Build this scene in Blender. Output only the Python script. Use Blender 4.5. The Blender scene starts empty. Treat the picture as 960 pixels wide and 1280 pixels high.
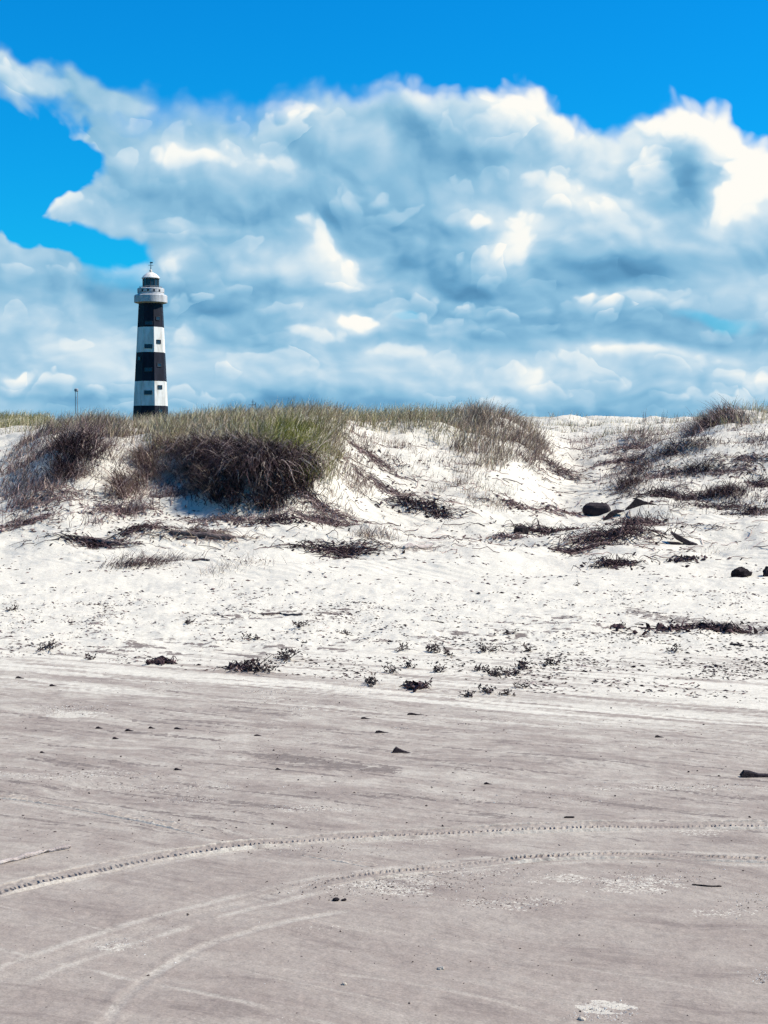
import bpy, math, random
import numpy as np
from mathutils import Vector

random.seed(7)
RNG = np.random.default_rng(11)
SC = bpy.context.scene
COL = SC.collection

# ------------------------------------------------------------------ camera
FPX, CX, HY, EYE = 1900.0, 480.0, 570.0, 1.65      # focal length and horizon in photo pixels, eye height in m
cd = bpy.data.cameras.new('camera')
cam = bpy.data.objects.new('camera', cd)
COL.objects.link(cam)
cam.location = (0, 0, EYE)
cam.rotation_euler = (math.radians(90), 0, 0)
cd.sensor_fit = 'VERTICAL'
cd.sensor_height = 36.0
cd.lens = 36.0 * FPX / 1280.0
cd.shift_y = (HY - 640.0) / 1280.0
cd.clip_start = 0.1
cd.clip_end = 20000
SC.camera = cam

SUN_AZ, SUN_EL = 86.0, 47.0     # compass-like azimuth from +Y towards +X, elevation

# ------------------------------------------------------------------ node helper
class NT:
    def __init__(s, tree):
        s.t = tree; s.n = tree.nodes; s.l = tree.links
    def sock(s, dst, v):
        if isinstance(v, bpy.types.NodeSocket): s.l.new(v, dst)
        else: dst.default_value = v
    def m(s, op, a, b=None, c=None, clamp=False):
        n = s.n.new('ShaderNodeMath'); n.operation = op; n.use_clamp = clamp
        s.sock(n.inputs[0], a)
        if b is not None: s.sock(n.inputs[1], b)
        if c is not None: s.sock(n.inputs[2], c)
        return n.outputs[0]
    def add(s, a, b): return s.m('ADD', a, b)
    def sub(s, a, b): return s.m('SUBTRACT', a, b)
    def mul(s, a, b): return s.m('MULTIPLY', a, b)
    def div(s, a, b): return s.m('DIVIDE', a, b)
    def mad(s, a, b, c): return s.m('MULTIPLY_ADD', a, b, c)
    def mx(s, a, b): return s.m('MAXIMUM', a, b)
    def mn(s, a, b): return s.m('MINIMUM', a, b)
    def rng(s, v, a, b, c=0.0, d=1.0, smooth=True):
        n = s.n.new('ShaderNodeMapRange')
        n.interpolation_type = 'SMOOTHSTEP' if smooth else 'LINEAR'
        s.sock(n.inputs['Value'], v)
        n.inputs['From Min'].default_value = a; n.inputs['From Max'].default_value = b
        n.inputs['To Min'].default_value = c; n.inputs['To Max'].default_value = d
        return n.outputs[0]
    def xyz(s, x, y, z=0.0):
        n = s.n.new('ShaderNodeCombineXYZ')
        s.sock(n.inputs[0], x); s.sock(n.inputs[1], y); s.sock(n.inputs[2], z)
        return n.outputs[0]
    def sep(s, v):
        n = s.n.new('ShaderNodeSeparateXYZ'); s.sock(n.inputs[0], v); return n.outputs
    def noise(s, vec, scale, detail=4, rough=.5, lac=2.0, dist=0.0, col=False, dim='3D'):
        n = s.n.new('ShaderNodeTexNoise'); n.noise_dimensions = dim
        s.sock(n.inputs['Vector'], vec)
        n.inputs['Scale'].default_value = scale; n.inputs['Detail'].default_value = detail
        n.inputs['Roughness'].default_value = rough; n.inputs['Lacunarity'].default_value = lac
        n.inputs['Distortion'].default_value = dist
        return n.outputs['Color' if col else 'Fac']
    def voro(s, vec, scale, feature='F1', out='Distance', smooth=None, rand=1.0, detail=0, dim='3D'):
        n = s.n.new('ShaderNodeTexVoronoi'); n.voronoi_dimensions = dim; n.feature = feature
        s.sock(n.inputs['Vector'], vec); n.inputs['Scale'].default_value = scale
        n.inputs['Randomness'].default_value = rand
        if 'Detail' in n.inputs: n.inputs['Detail'].default_value = detail
        if smooth is not None: n.inputs['Smoothness'].default_value = smooth
        return n.outputs[out]
    def vadd(s, a, b):
        n = s.n.new('ShaderNodeVectorMath'); n.operation = 'ADD'; s.sock(n.inputs[0], a); s.sock(n.inputs[1], b); return n.outputs[0]
    def vmul(s, a, b):
        n = s.n.new('ShaderNodeVectorMath'); n.operation = 'MULTIPLY'; s.sock(n.inputs[0], a); s.sock(n.inputs[1], b); return n.outputs[0]
    def vsub(s, a, b):
        n = s.n.new('ShaderNodeVectorMath'); n.operation = 'SUBTRACT'; s.sock(n.inputs[0], a); s.sock(n.inputs[1], b); return n.outputs[0]
    def ramp(s, f, stops, interp='LINEAR'):
        n = s.n.new('ShaderNodeValToRGB'); n.color_ramp.interpolation = interp
        e = n.color_ramp.elements
        while len(e) > 1: e.remove(e[-1])
        for i, (p, c) in enumerate(stops):
            k = e[0] if i == 0 else e.new(p)
            k.position = p; k.color = (*c, 1) if len(c) == 3 else c
        s.sock(n.inputs[0], f); return n.outputs[0]
    def mix(s, f, a, b, blend='MIX'):
        n = s.n.new('ShaderNodeMix'); n.data_type = 'RGBA'; n.blend_type = blend
        s.sock(n.inputs[0], f)
        for sk, v in ((n.inputs[6], a), (n.inputs[7], b)):
            if isinstance(v, bpy.types.NodeSocket): s.l.new(v, sk)
            else: sk.default_value = (*v, 1) if len(v) == 3 else v
        return n.outputs[2]
    def curve(s, f, pts, auto=True):
        n = s.n.new('ShaderNodeFloatCurve'); c = n.mapping.curves[0]
        c.points[0].location = pts[0]; c.points[1].location = pts[-1]
        for p in pts[1:-1]: c.points.new(*p)
        n.mapping.update(); s.sock(n.inputs[1], f); return n.outputs[0]
    def attr(s, name, out='Fac'):
        n = s.n.new('ShaderNodeAttribute'); n.attribute_name = name; return n.outputs[out]
    def bump(s, h, strength, dist, normal=None):
        n = s.n.new('ShaderNodeBump'); n.inputs['Strength'].default_value = strength
        n.inputs['Distance'].default_value = dist; s.sock(n.inputs['Height'], h)
        if normal is not None: s.sock(n.inputs['Normal'], normal)
        return n.outputs[0]

def s2l(r, g, b):
    f = lambda c: (c/255/12.92) if c/255 <= .04045 else ((c/255+.055)/1.055)**2.4
    return (f(r), f(g), f(b))
# ------------------------------------------------------------------ sky and sun
EXPO = 0.75
W = bpy.data.worlds.new('World'); SC.world = W; W.use_nodes = True
T = NT(W.node_tree)
for n in list(T.n): T.n.remove(n)
tc = T.n.new('ShaderNodeTexCoord').outputs['Generated']
dx, dy, dz = T.sep(tc)
az = T.m('ARCTAN2', dx, dy)
hl = T.m('SQRT', T.mad(dx, dx, T.mul(dy, dy)))
u = T.mul(az, 1.9)                                   # 1000 photo pixels = 1
v = T.mul(T.m('ARCTAN2', dz, hl), 1.93)
vl = T.m('LOGARITHM', T.add(T.mx(v, 0.0), 0.33), math.e)      # clouds flatten towards the horizon
vy = T.mul(vl, 0.70)

P0 = T.xyz(u, vy, 0.0)
# domain warp
wn = T.vsub(T.noise(P0, 3.2, 3, .5, col=True, dim='2D'), (.5, .5, .5))
wf = T.vsub(T.noise(P0, 11.0, 3, .55, col=True, dim='2D'), (.5, .5, .5))
P = T.vadd(P0, T.vadd(T.vmul(wn, (.16, .09, 0)), T.vmul(wf, (.035, .03, 0))))
def field(p):
    a = T.noise(T.vmul(p, (1.0, 1.45, 1)), 5.0, 5, .5, dim='2D')
    b = T.voro(p, 21.0, 'SMOOTH_F1', smooth=.6, detail=1.0, dim='2D')
    return T.sub(T.mul(a, 1.0), T.mul(b, .22))
H0 = field(P)
H1 = field(T.vadd(P, (.009, .012, 0)))
HL = T.noise(T.vmul(P, (1.0, 1.7, 1)), 4.2, 2, .45, dim='2D')
HL1 = T.noise(T.vmul(T.vadd(P, (.05, .06, 0)), (1.0, 1.7, 1)), 4.2, 2, .45, dim='2D')
emb = T.sub(H0, H1); embL = T.sub(HL, HL1)

# warped picture-like coordinates of the sky (directions, so they hold from any position)
wu = T.vsub(T.noise(T.xyz(u, v, 3.1), 9.0, 4, .46, col=True, dim='2D'), (.5, .5, .5))
us, vs, _ = T.sep(T.vadd(T.xyz(u, v, 0), T.vmul(wu, (.070, .062, 0))))
vor = T.voro(T.xyz(us, vs, 0), 30.0, 'SMOOTH_F1', smooth=.25, detail=1.0, dim='2D')
def ell(px, py, rx, ry, rot=0.0, k=0.0):
    cu, cv = (px-480)/1000, (570-py)/1000
    c, s_ = math.cos(math.radians(rot)), math.sin(math.radians(rot))
    a = T.sub(us, cu); b = T.sub(vs, cv)
    x = T.mad(a, c*1000/rx, T.mul(b, s_*1000/rx)); y = T.mad(a, -s_*1000/ry, T.mul(b, c*1000/ry))
    d = T.m('SQRT', T.mad(x, x, T.mul(y, y)))
    return d, y

def E(px, py): return ((px+200)/1360, (570-py)/1000)
ed = T.curve(T.m('DIVIDE', T.mad(us, 1.0, .68), 1.36, clamp=True),
    [E(*p) for p in [(-200,150),(-60,110),(0,84),(60,96),(110,92),(170,104),(240,110),(310,104),(380,84),(440,92),(520,97),(590,108),(625,98),(655,94),(700,128),(750,158),(800,140),(860,128),(905,132),(925,172),(960,190),(1040,170),(1160,200)]])
edge = T.sub(T.sub(T.add(ed, .012), vs), T.mul(vor, .018))         # > 0 inside the bank
soft = T.rng(us, -.25, .12, .042, .014)
n_a = T.mul(T.sub(H0, .38), .30)
dens = T.m('DIVIDE', T.add(edge, T.mul(n_a, T.rng(us, -.3, .15, .16, .025))), soft)
dens = T.mn(dens, 2.3)
# blue holes on the left and small ones low down
for (px, py, rx, ry, r, k) in [(0,210,88,48,0,1.),(30,192,72,18,-10,.6),(35,250,60,52,0,1.),(105,306,64,22,-8,1.),(5,225,86,60,0,1.),(905,398,60,12,-8,.30),(150,345,36,22,0,.3),(492,394,16,7,0,.26)]:
    d, y = ell(px, py, rx, ry, r)
    dens = T.sub(dens, T.mul(T.rng(T.add(d, T.mul(T.sub(H0, .42), 1.5)), .15, 1.55, 1, 0), 4.2*k))
# small clouds inside the hole
for (px, py, rx, ry, k) in [(85,262,56,20,4),(2,305,16,24,6),(60,330,60,20,5),(130,180,40,12,4),(60,108,90,22,2.3),(20,92,50,18,1.2),(150,125,80,26,2.2),(945,8,16,10,5)]:
    d, y = ell(px, py, rx, ry)
    dens = T.add(dens, T.mul(T.rng(T.sub(d, T.mul(T.sub(H0, .42), 1.5)), .1, 1.35, 1, 0), k*.85))
alpha = T.rng(dens, 0.0, 1.9)
alpha = T.mul(alpha, T.rng(T.m('ABSOLUTE', az), .45, 1.2, 1, .12))

# light on the clouds
bank = T.rng(edge, 0.0, .10)                          # deeper in the bank = greyer
lum = T.add(T.rng(v, .04, .24, .545, .45), T.add(T.mul(emb, .62), T.mul(embL, .55)))
bil = T.mul(T.sub(vor, .33), .9)
wp = T.vadd(T.xyz(us, T.mul(T.m('LOGARITHM', T.add(T.mx(vs, 0.0), 0.25), math.e), .55), 0), (0, 0, 0))
def puffs(scale, off, r, k):
    q = T.vadd(wp, (off, off*.37, 0))
    q = T.vmul(q, (1.0, 1.7, 1))
    n = T.n.new('ShaderNodeTexVoronoi'); n.voronoi_dimensions = '2D'; n.feature = 'F1'
    T.sock(n.inputs['Vector'], q); n.inputs['Scale'].default_value = scale; n.inputs['Randomness'].default_value = .9
    rel = T.vsub(q, n.outputs['Position'])
    rx_, ry_, _ = T.sep(rel)
    rnd, _, _ = T.sep(n.outputs['Color'])
    d = T.add(T.mul(T.m('SQRT', T.mad(rx_, rx_, T.mul(ry_, ry_))), scale/r), bil)
    yy = T.mul(ry_, scale/r)
    return T.mul(T.mul(T.rng(d, 1.05, .80), T.rng(T.mad(rx_, .35*scale/r, yy), -.8, .9)), T.mul(T.rng(rnd, .25, .9), k))
lum = T.add(lum, puffs(7.5, 3.3, .50, .26))
lum = T.add(lum, puffs(15.0, 7.1, .48, .20))
lum = T.add(lum, T.mul(T.sub(1.0, bank), T.rng(us, -.35, .25, .10, .40)))
lum = T.add(lum, T.mul(T.sub(H0, .40), .35))
for (px, py, rx, ry, r, k) in [                       # bright crowns
    (655,130,48,36,-25,.8),(700,160,55,24,-25,.5),(845,160,75,30,8,.75),(890,165,42,42,0,.6),(935,240,55,60,0,1.0),(900,265,45,32,0,.6),
    (540,115,90,20,0,.35),(690,235,62,24,-14,.42),(760,262,70,20,-5,.25),(815,240,30,48,0,.4),(640,300,36,34,-40,.6),(590,278,22,16,0,.5),
    (235,203,56,17,-8,.5),(345,212,60,20,-12,.42),(400,300,42,26,-35,.65),(440,335,36,24,-35,.4),(85,262,40,14,0,.4),
    (365,128,45,16,-8,.42),(60,108,60,18,-10,.16),(250,135,90,22,0,.16),(0,310,16,24,0,.3),
    (442,402,32,11,-14,.9),(395,420,50,13,0,.45),(160,340,32,20,0,.35),(222,330,20,16,0,.4),(235,420,26,22,0,.3),(30,470,40,14,0,.4),
    (790,375,90,15,-4,.35),(810,445,80,11,0,.35),(660,480,26,22,-40,.35),(945,478,26,18,0,.35),(490,440,50,12,0,.3),(560,410,70,18,-4,.2),(230,290,30,28,0,.2)]:
    d, y = ell(px, py, rx, ry, r)
    k2 = T.mul(T.rng(T.add(d, bil), 1.18, .62), T.rng(y, -1.0, .55, .10, 1.0))
    k3 = T.mul(T.rng(d, .1, 1.6, 1, 0), .45)
    lum = T.add(lum, T.mul(T.mad(k2, .62, k3), k*1.08))
for (px, py, rx, ry, r, k) in [                       # shaded hollows
    (560,190,110,40,-28,.26),(500,150,70,20,-14,.18),(425,155,40,24,0,.14),(420,200,120,26,-14,.16),(858,222,46,50,0,.27),(830,262,40,30,0,.14),(800,330,150,26,0,.22),
    (420,370,160,16,-6,.18),(560,345,130,18,-8,.22),(560,290,40,14,-20,.12),(330,260,120,16,-8,.14),(510,425,70,13,-6,.15),(350,350,60,18,-10,.15),
    (690,400,120,12,0,.13),(735,345,50,12,0,.08),(480,515,700,34,0,.16),(710,425,70,12,0,.10),(480,460,800,30,0,-.05),(255,275,60,20,0,.10)]:
    d, y = ell(px, py, rx, ry, r)
    lum = T.sub(lum, T.mul(T.rng(d, .15, 1.3, 1, 0), k))
ccol = T.ramp(T.mul(lum, .8), [(0.0, s2l(84,140,180)), (.14, s2l(106,164,202)), (.30, s2l(140,190,220)), (.46, s2l(174,209,231)), (.62, s2l(210,229,240)), (.84, s2l(248,250,246)), (1.0, s2l(255,253,246))])

# clear sky: Nishita, deepened towards azure as the photograph's processing does
sky = T.n.new('ShaderNodeTexSky'); sky.sky_type = 'NISHITA'; sky.sun_disc = False
sky.sun_elevation = math.radians(SUN_EL); sky.sun_rotation = math.radians(SUN_AZ)
sky.air_density = 1.3; sky.dust_density = .2; sky.ozone_density = 4.0
hs = T.n.new('ShaderNodeHueSaturation'); hs.inputs['Hue'].default_value = .488; hs.inputs['Saturation'].default_value = 1.35; hs.inputs['Value'].default_value = 1.0
T.l.new(sky.outputs[0], hs.inputs['Color'])
STR = 0.11
skyc = T.mix(1.0, hs.outputs[0], (.018, .515, .82, 1), 'MULTIPLY')
gain = 1.0/(STR * 2**EXPO)
cloud_scaled = T.mix(1.0, ccol, (gain, gain, gain, 1), 'MULTIPLY')
final = T.mix(alpha, skyc, cloud_scaled)
bg = T.n.new('ShaderNodeBackground'); bg.inputs['Strength'].default_value = STR
T.l.new(final, bg.inputs['Color'])
wo = T.n.new('ShaderNodeOutputWorld'); T.l.new(bg.outputs[0], wo.inputs['Surface'])
W.cycles.sampling_method = 'NONE'

sd = bpy.data.lights.new('sun', 'SUN'); sd.energy = 5.0; sd.angle = math.radians(.53); sd.color = (1.0, .945, .83)
sun = bpy.data.objects.new('sun', sd); COL.objects.link(sun)
a, e = math.radians(SUN_AZ), math.radians(SUN_EL)
sdir = Vector((math.sin(a)*math.cos(e), math.cos(a)*math.cos(e), math.sin(e)))
sun.rotation_euler = sdir.to_track_quat('Z', 'Y').to_euler()
sun.location = sdir*300

vs_ = SC.view_settings
vs_.view_transform = 'Standard'; vs_.look = 'None'; vs_.exposure = EXPO; vs_.gamma = 1.0; vs_.use_curve_mapping = False
SC.cycles.use_adaptive_sampling = True; SC.cycles.adaptive_threshold = .03; SC.cycles.adaptive_min_samples = 20
SC.cycles.max_bounces = 4; SC.cycles.diffuse_bounces = 2; SC.cycles.glossy_bounces = 2; SC.cycles.transmission_bounces = 4
# ------------------------------------------------------------------ numpy noise
_perm = np.random.default_rng(5).permutation(4096)
_grad = np.random.default_rng(6).uniform(-1, 1, (4096, 2))
_grad /= np.linalg.norm(_grad, axis=1)[:, None]
def gn(x, y, seed=0):
    x = np.asarray(x, float); y = np.asarray(y, float)
    xi = np.floor(x).astype(np.int64); yi = np.floor(y).astype(np.int64)
    fx = x - xi; fy = y - yi
    def g(i, j):
        h = _perm[(_perm[(xi+i+seed*57) & 4095] + yi + j + seed*131) & 4095]
        v = _grad[h]
        return v[..., 0]*(fx-i) + v[..., 1]*(fy-j)
    ux = fx*fx*fx*(fx*(fx*6-15)+10); uy = fy*fy*fy*(fy*(fy*6-15)+10)
    a = g(0, 0)*(1-ux)+g(1, 0)*ux; b = g(0, 1)*(1-ux)+g(1, 1)*ux
    return (a*(1-uy)+b*uy)*1.5
def fbm(x, y, oct=4, seed=0, rough=.5):
    r = 0; a = 1; f = 1
    for k in range(oct):
        r = r + a*gn(x*f+k*7.3, y*f-k*3.1, seed+k); a *= rough; f *= 2.03
    return r
def sstep(a, b, v):
    t = np.clip((np.asarray(v, float)-a)/(b-a), 0, 1); return t*t*(3-2*t)

# ------------------------------------------------------------------ terrain (heights in metres)
# rows of (distance, photo row the sand surface reaches there) for columns across the dune front
PROF = {
 0:   [(17,735),(20,700),(22,668),(24,632),(26,600),(28,572),(31,553),(36,546),(45,542),(56,537),(62,531),(78,533)],
 50:  [(17,735),(20,698),(22,655),(24,610),(26,570),(28,542),(31,538),(36,538),(45,536),(60,533),(78,534)],
 100: [(17,735),(20,694),(22,650),(24,598),(26,552),(28,530),(31,532),(36,534),(45,535),(60,533),(78,534)],
 160: [(17,735),(20,696),(22,656),(24,612),(26,566),(28,534),(31,531),(36,533),(45,535),(60,533),(78,534)],
 230: [(17,735),(20,698),(22,660),(24,618),(26,565),(28,533),(31,530),(36,533),(45,535),(60,533),(78,534)],
 290: [(17,735),(20,698),(21.5,668),(22.6,640),(23.6,590),(25,552),(27,528),(30,526),(36,531),(45,534),(60,533),(78,534)],
 350: [(17,735),(20,694),(21.5,664),(22.6,632),(23.5,582),(25,545),(27,526),(30,524),(36,531),(45,534),(60,533),(78,534)],
 410: [(17,735),(20,694),(22,655),(23.5,620),(25,575),(26.5,540),(28,524),(31,526),(36,531),(45,534),(60,533),(78,534)],
 450: [(17,733),(20,696),(22,664),(24,636),(26,596),(28,552),(29.5,531),(32,529),(36,531),(45,534),(60,533),(78,534)],
 510: [(17,733),(20,700),(22,672),(24,648),(26,610),(28,568),(30,536),(32,527),(36,530),(45,534),(60,533),(78,534)],
 600: [(17,733),(20,702),(22,676),(24,650),(26,618),(28,585),(30,550),(32,524),(34,520),(38,526),(45,532),(60,533),(78,534)],
 660: [(17,733),(20,704),(22,682),(24,658),(26,630),(28,606),(30,575),(32,546),(34,532),(38,532),(45,533),(60,532),(78,533)],
 710: [(17,733),(20,706),(22,688),(24,668),(26,648),(28,628),(30,608),(33,580),(37,556),(42,541),(50,534),(62,530),(78,531)],
 760: [(17,733),(20,706),(22,684),(24,662),(26,640),(28,615),(30,592),(33,568),(37,550),(42,539),(50,532),(62,530),(78,531)],
 830: [(17,733),(20,706),(22,682),(24,655),(26,630),(28,600),(30,578),(33,556),(37,540),(42,533),(50,530),(62,529),(78,531)],
 900: [(17,733),(20,706),(22,680),(24,655),(26,628),(28,595),(30,566),(32,540),(34,526),(38,524),(45,528),(62,529),(78,531)],
 960: [(17,733),(20,706),(22,680),(24,655),(26,625),(28,590),(30,560),(32,536),(34,522),(38,520),(45,526),(62,529),(78,531)],
}
YD = np.arange(12, 80.01, .1); PD = np.arange(-440, 1401, 8.0)
_cols = []
for px in sorted(PROF):
    ys = [12, 14.5]+[a for a, b in PROF[px]]
    zs = [.06, .13]+[EYE+(HY-b)/FPX*a for a, b in PROF[px]]
    _cols.append(np.interp(YD, ys, zs))
_cols = np.array(_cols); _ks = np.array(sorted(PROF), float)
TAB = np.array([[0.0]]*1)
TAB = np.stack([np.interp(PD, _ks, _cols[:, j]) for j in range(len(YD))], 1)
def _blur(a, sig, ax):
    r = int(sig*3)+1; k = np.exp(-.5*(np.arange(-r, r+1)/sig)**2); k /= k.sum()
    p = [(0, 0), (0, 0)]; p[ax] = (r, r); b = np.pad(a, p, mode='edge')
    return np.apply_along_axis(lambda m: np.convolve(m, k, 'valid'), ax, b)
TAB = _blur(_blur(TAB, 2.2, 0), 5.0, 1)
def tab(px, y):
    a = np.clip((px-PD[0])/8.0, 0, len(PD)-1.001); b = np.clip((y-YD[0])/.1, 0, len(YD)-1.001)
    i = a.astype(int); j = b.astype(int); fa = a-i; fb = b-j
    return (TAB[i, j]*(1-fa)+TAB[i+1, j]*fa)*(1-fb)+(TAB[i, j+1]*(1-fa)+TAB[i+1, j+1]*fa)*fb
# sand heaped under drift mats and tufts: photo column, distance, radii in m, height in m
HEAPS = [(775,22.4,1.1,.5,.16),(790,26.2,.6,.6,.08),(850,31.5,.9,.6,.22),(905,26.4,.6,.45,.20),(845,25.4,1.1,.4,.12),(868,29.5,.6,.4,.16),
         (800,34.,1.2,.7,.2),(905,35,.9,.8,.22),(740,24.6,.6,.35,.10),(600,32.5,.8,.8,.15),(560,30.2,1.2,.7,.12),(180,20.1,.75,.35,.08),(250,21.3,1.0,.35,.07),
         (470,22.1,.5,.3,.07),(525,24.6,.7,.3,.08),(85,25,1.,.9,.22),(680,22.2,.6,.35,.08),(665,29.5,.7,.5,.15),(850,22.,.5,.3,.06),(770,20.4,.5,.3,.06)]
def ground(x, y):
    x = np.asarray(x, float); y = np.asarray(y, float)
    yy = np.maximum(y, 3.5)
    px = CX + FPX*x/yy
    w = sstep(11.5, 14, y)
    z = tab(px, np.clip(y, 12, 79.9))
    z = z*w + .05*(1-w)*sstep(6, 12, y)
    far = sstep(70, 110, y)
    z = z + far*(.55+.9*fbm(x/38, y/38, 3, 21)) + .25*sstep(36, 60, y)*fbm(x/7, y/7, 3, 22)*(1-far*.3)
    z = z*(1-sstep(420, 2600, y)*.97)
    for (hx, hy, rx, ry, h) in HEAPS:
        cx = (hx-CX)/FPX*hy
        d = ((x-cx)/rx)**2+((y-hy)/ry)**2
        z = z + h*np.exp(-d*1.1)
    dn = sstep(15, 22, y)*(1-sstep(60, 200, y))
    z = z + dn*(.16*fbm(x/2.6, y/2.2, 3, 31) + .048*fbm(x/.8, y/.7, 3, 33))
    mess = sstep(17.5, 20, y)*(1-sstep(60, 90, y))
    z = z + mess*.010*fbm(x/.16, y/.15, 2, 35)
    trod = sstep(11.6, 13, y)*(1-sstep(17.2, 18.6, y))
    z = z + trod*(.026*fbm(x/.5, y/.35, 3, 41) + .012*np.abs(fbm(x/.17, y/.13, 2, 43)))
    flat = 1-sstep(10.5, 13, y)
    z = z + flat*(.006*fbm(x/1.3+y*.25, y/.4, 3, 51) + .0015*fbm(x/.12, y/.07, 2, 53))*sstep(-10, 3, y)
    return z
def proj(x, y, z): return CX+FPX*x/y, HY-FPX*(z-EYE)/y
_YS = np.concatenate([np.arange(3.6, 16, .02), np.arange(16, 45, .03), np.arange(45, 79, .1)])
def P(px, py, ymin=0):
    """the first ground point seen from the eye through a photo pixel"""
    x = (px-CX)/FPX*_YS; z = ground(x, _YS)
    ray = EYE+(HY-py)/FPX*_YS
    ok = np.nonzero((z >= ray) & (_YS >= ymin))[0]
    k = ok[0] if len(ok) else int(np.argmin(np.where(_YS > 24, ray-z, 9)))
    return float(x[k]), float(_YS[k]), float(z[k])

def mesh_np(name, V, F, mats=None, attrs=None, smooth=True, parent=None, loc=None):
    """V Nx3, F MxK with equal K (tri or quad)"""
    V = np.asarray(V, np.float32); F = np.asarray(F, np.int32)
    me = bpy.data.meshes.new(name)
    K = F.shape[1]
    if loc is not None: V = V-np.asarray(loc, np.float32)
    me.vertices.add(len(V)); me.vertices.foreach_set('co', V.ravel())
    me.loops.add(F.size); me.loops.foreach_set('vertex_index', F.ravel())
    me.polygons.add(len(F)); me.polygons.foreach_set('loop_start', np.arange(len(F), dtype=np.int32)*K)
    try: me.polygons.foreach_set('loop_total', np.full(len(F), K, np.int32))
    except Exception: pass
    me.polygons.foreach_set('use_smooth', np.full(len(F), smooth))
    me.update(calc_edges=True); me.validate()
    for k, a in (attrs or {}).items():
        if a.ndim == 1:
            at = me.attributes.new(k, 'FLOAT', 'POINT'); at.data.foreach_set('value', a.astype(np.float32))
        else:
            at = me.attributes.new(k, 'FLOAT_COLOR', 'POINT')
            c = np.ones((len(a), 4), np.float32); c[:, :3] = a; at.data.foreach_set('color', c.ravel())
    for m in (mats or []): me.materials.append(m)
    o = bpy.data.objects.new(name, me); COL.objects.link(o)
    if loc is not None: o.location = loc
    if parent is not None: o.parent = parent; o.location = (0, 0, 0) if loc is None else Vector(loc)-parent.location
    return o
def tag(o, label=None, cat=None, group=None, kind=None):
    for k, v in (('label', label), ('category', cat), ('group', group), ('kind', kind)):
        if v: o[k] = v
    return o
def empty(name, loc):
    o = bpy.data.objects.new(name, None); COL.objects.link(o); o.location = loc; o.empty_display_size = .2; return o

# ------------------------------------------------------------------ materials
def mat(name, rough=.8, spec=.3):
    m = bpy.data.materials.new(name); m.use_nodes = True
    t = NT(m.node_tree); b = m.node_tree.nodes['Principled BSDF']
    b.inputs['Roughness'].default_value = rough; b.inputs['Specular IOR Level'].default_value = spec
    return m, t, b

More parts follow.
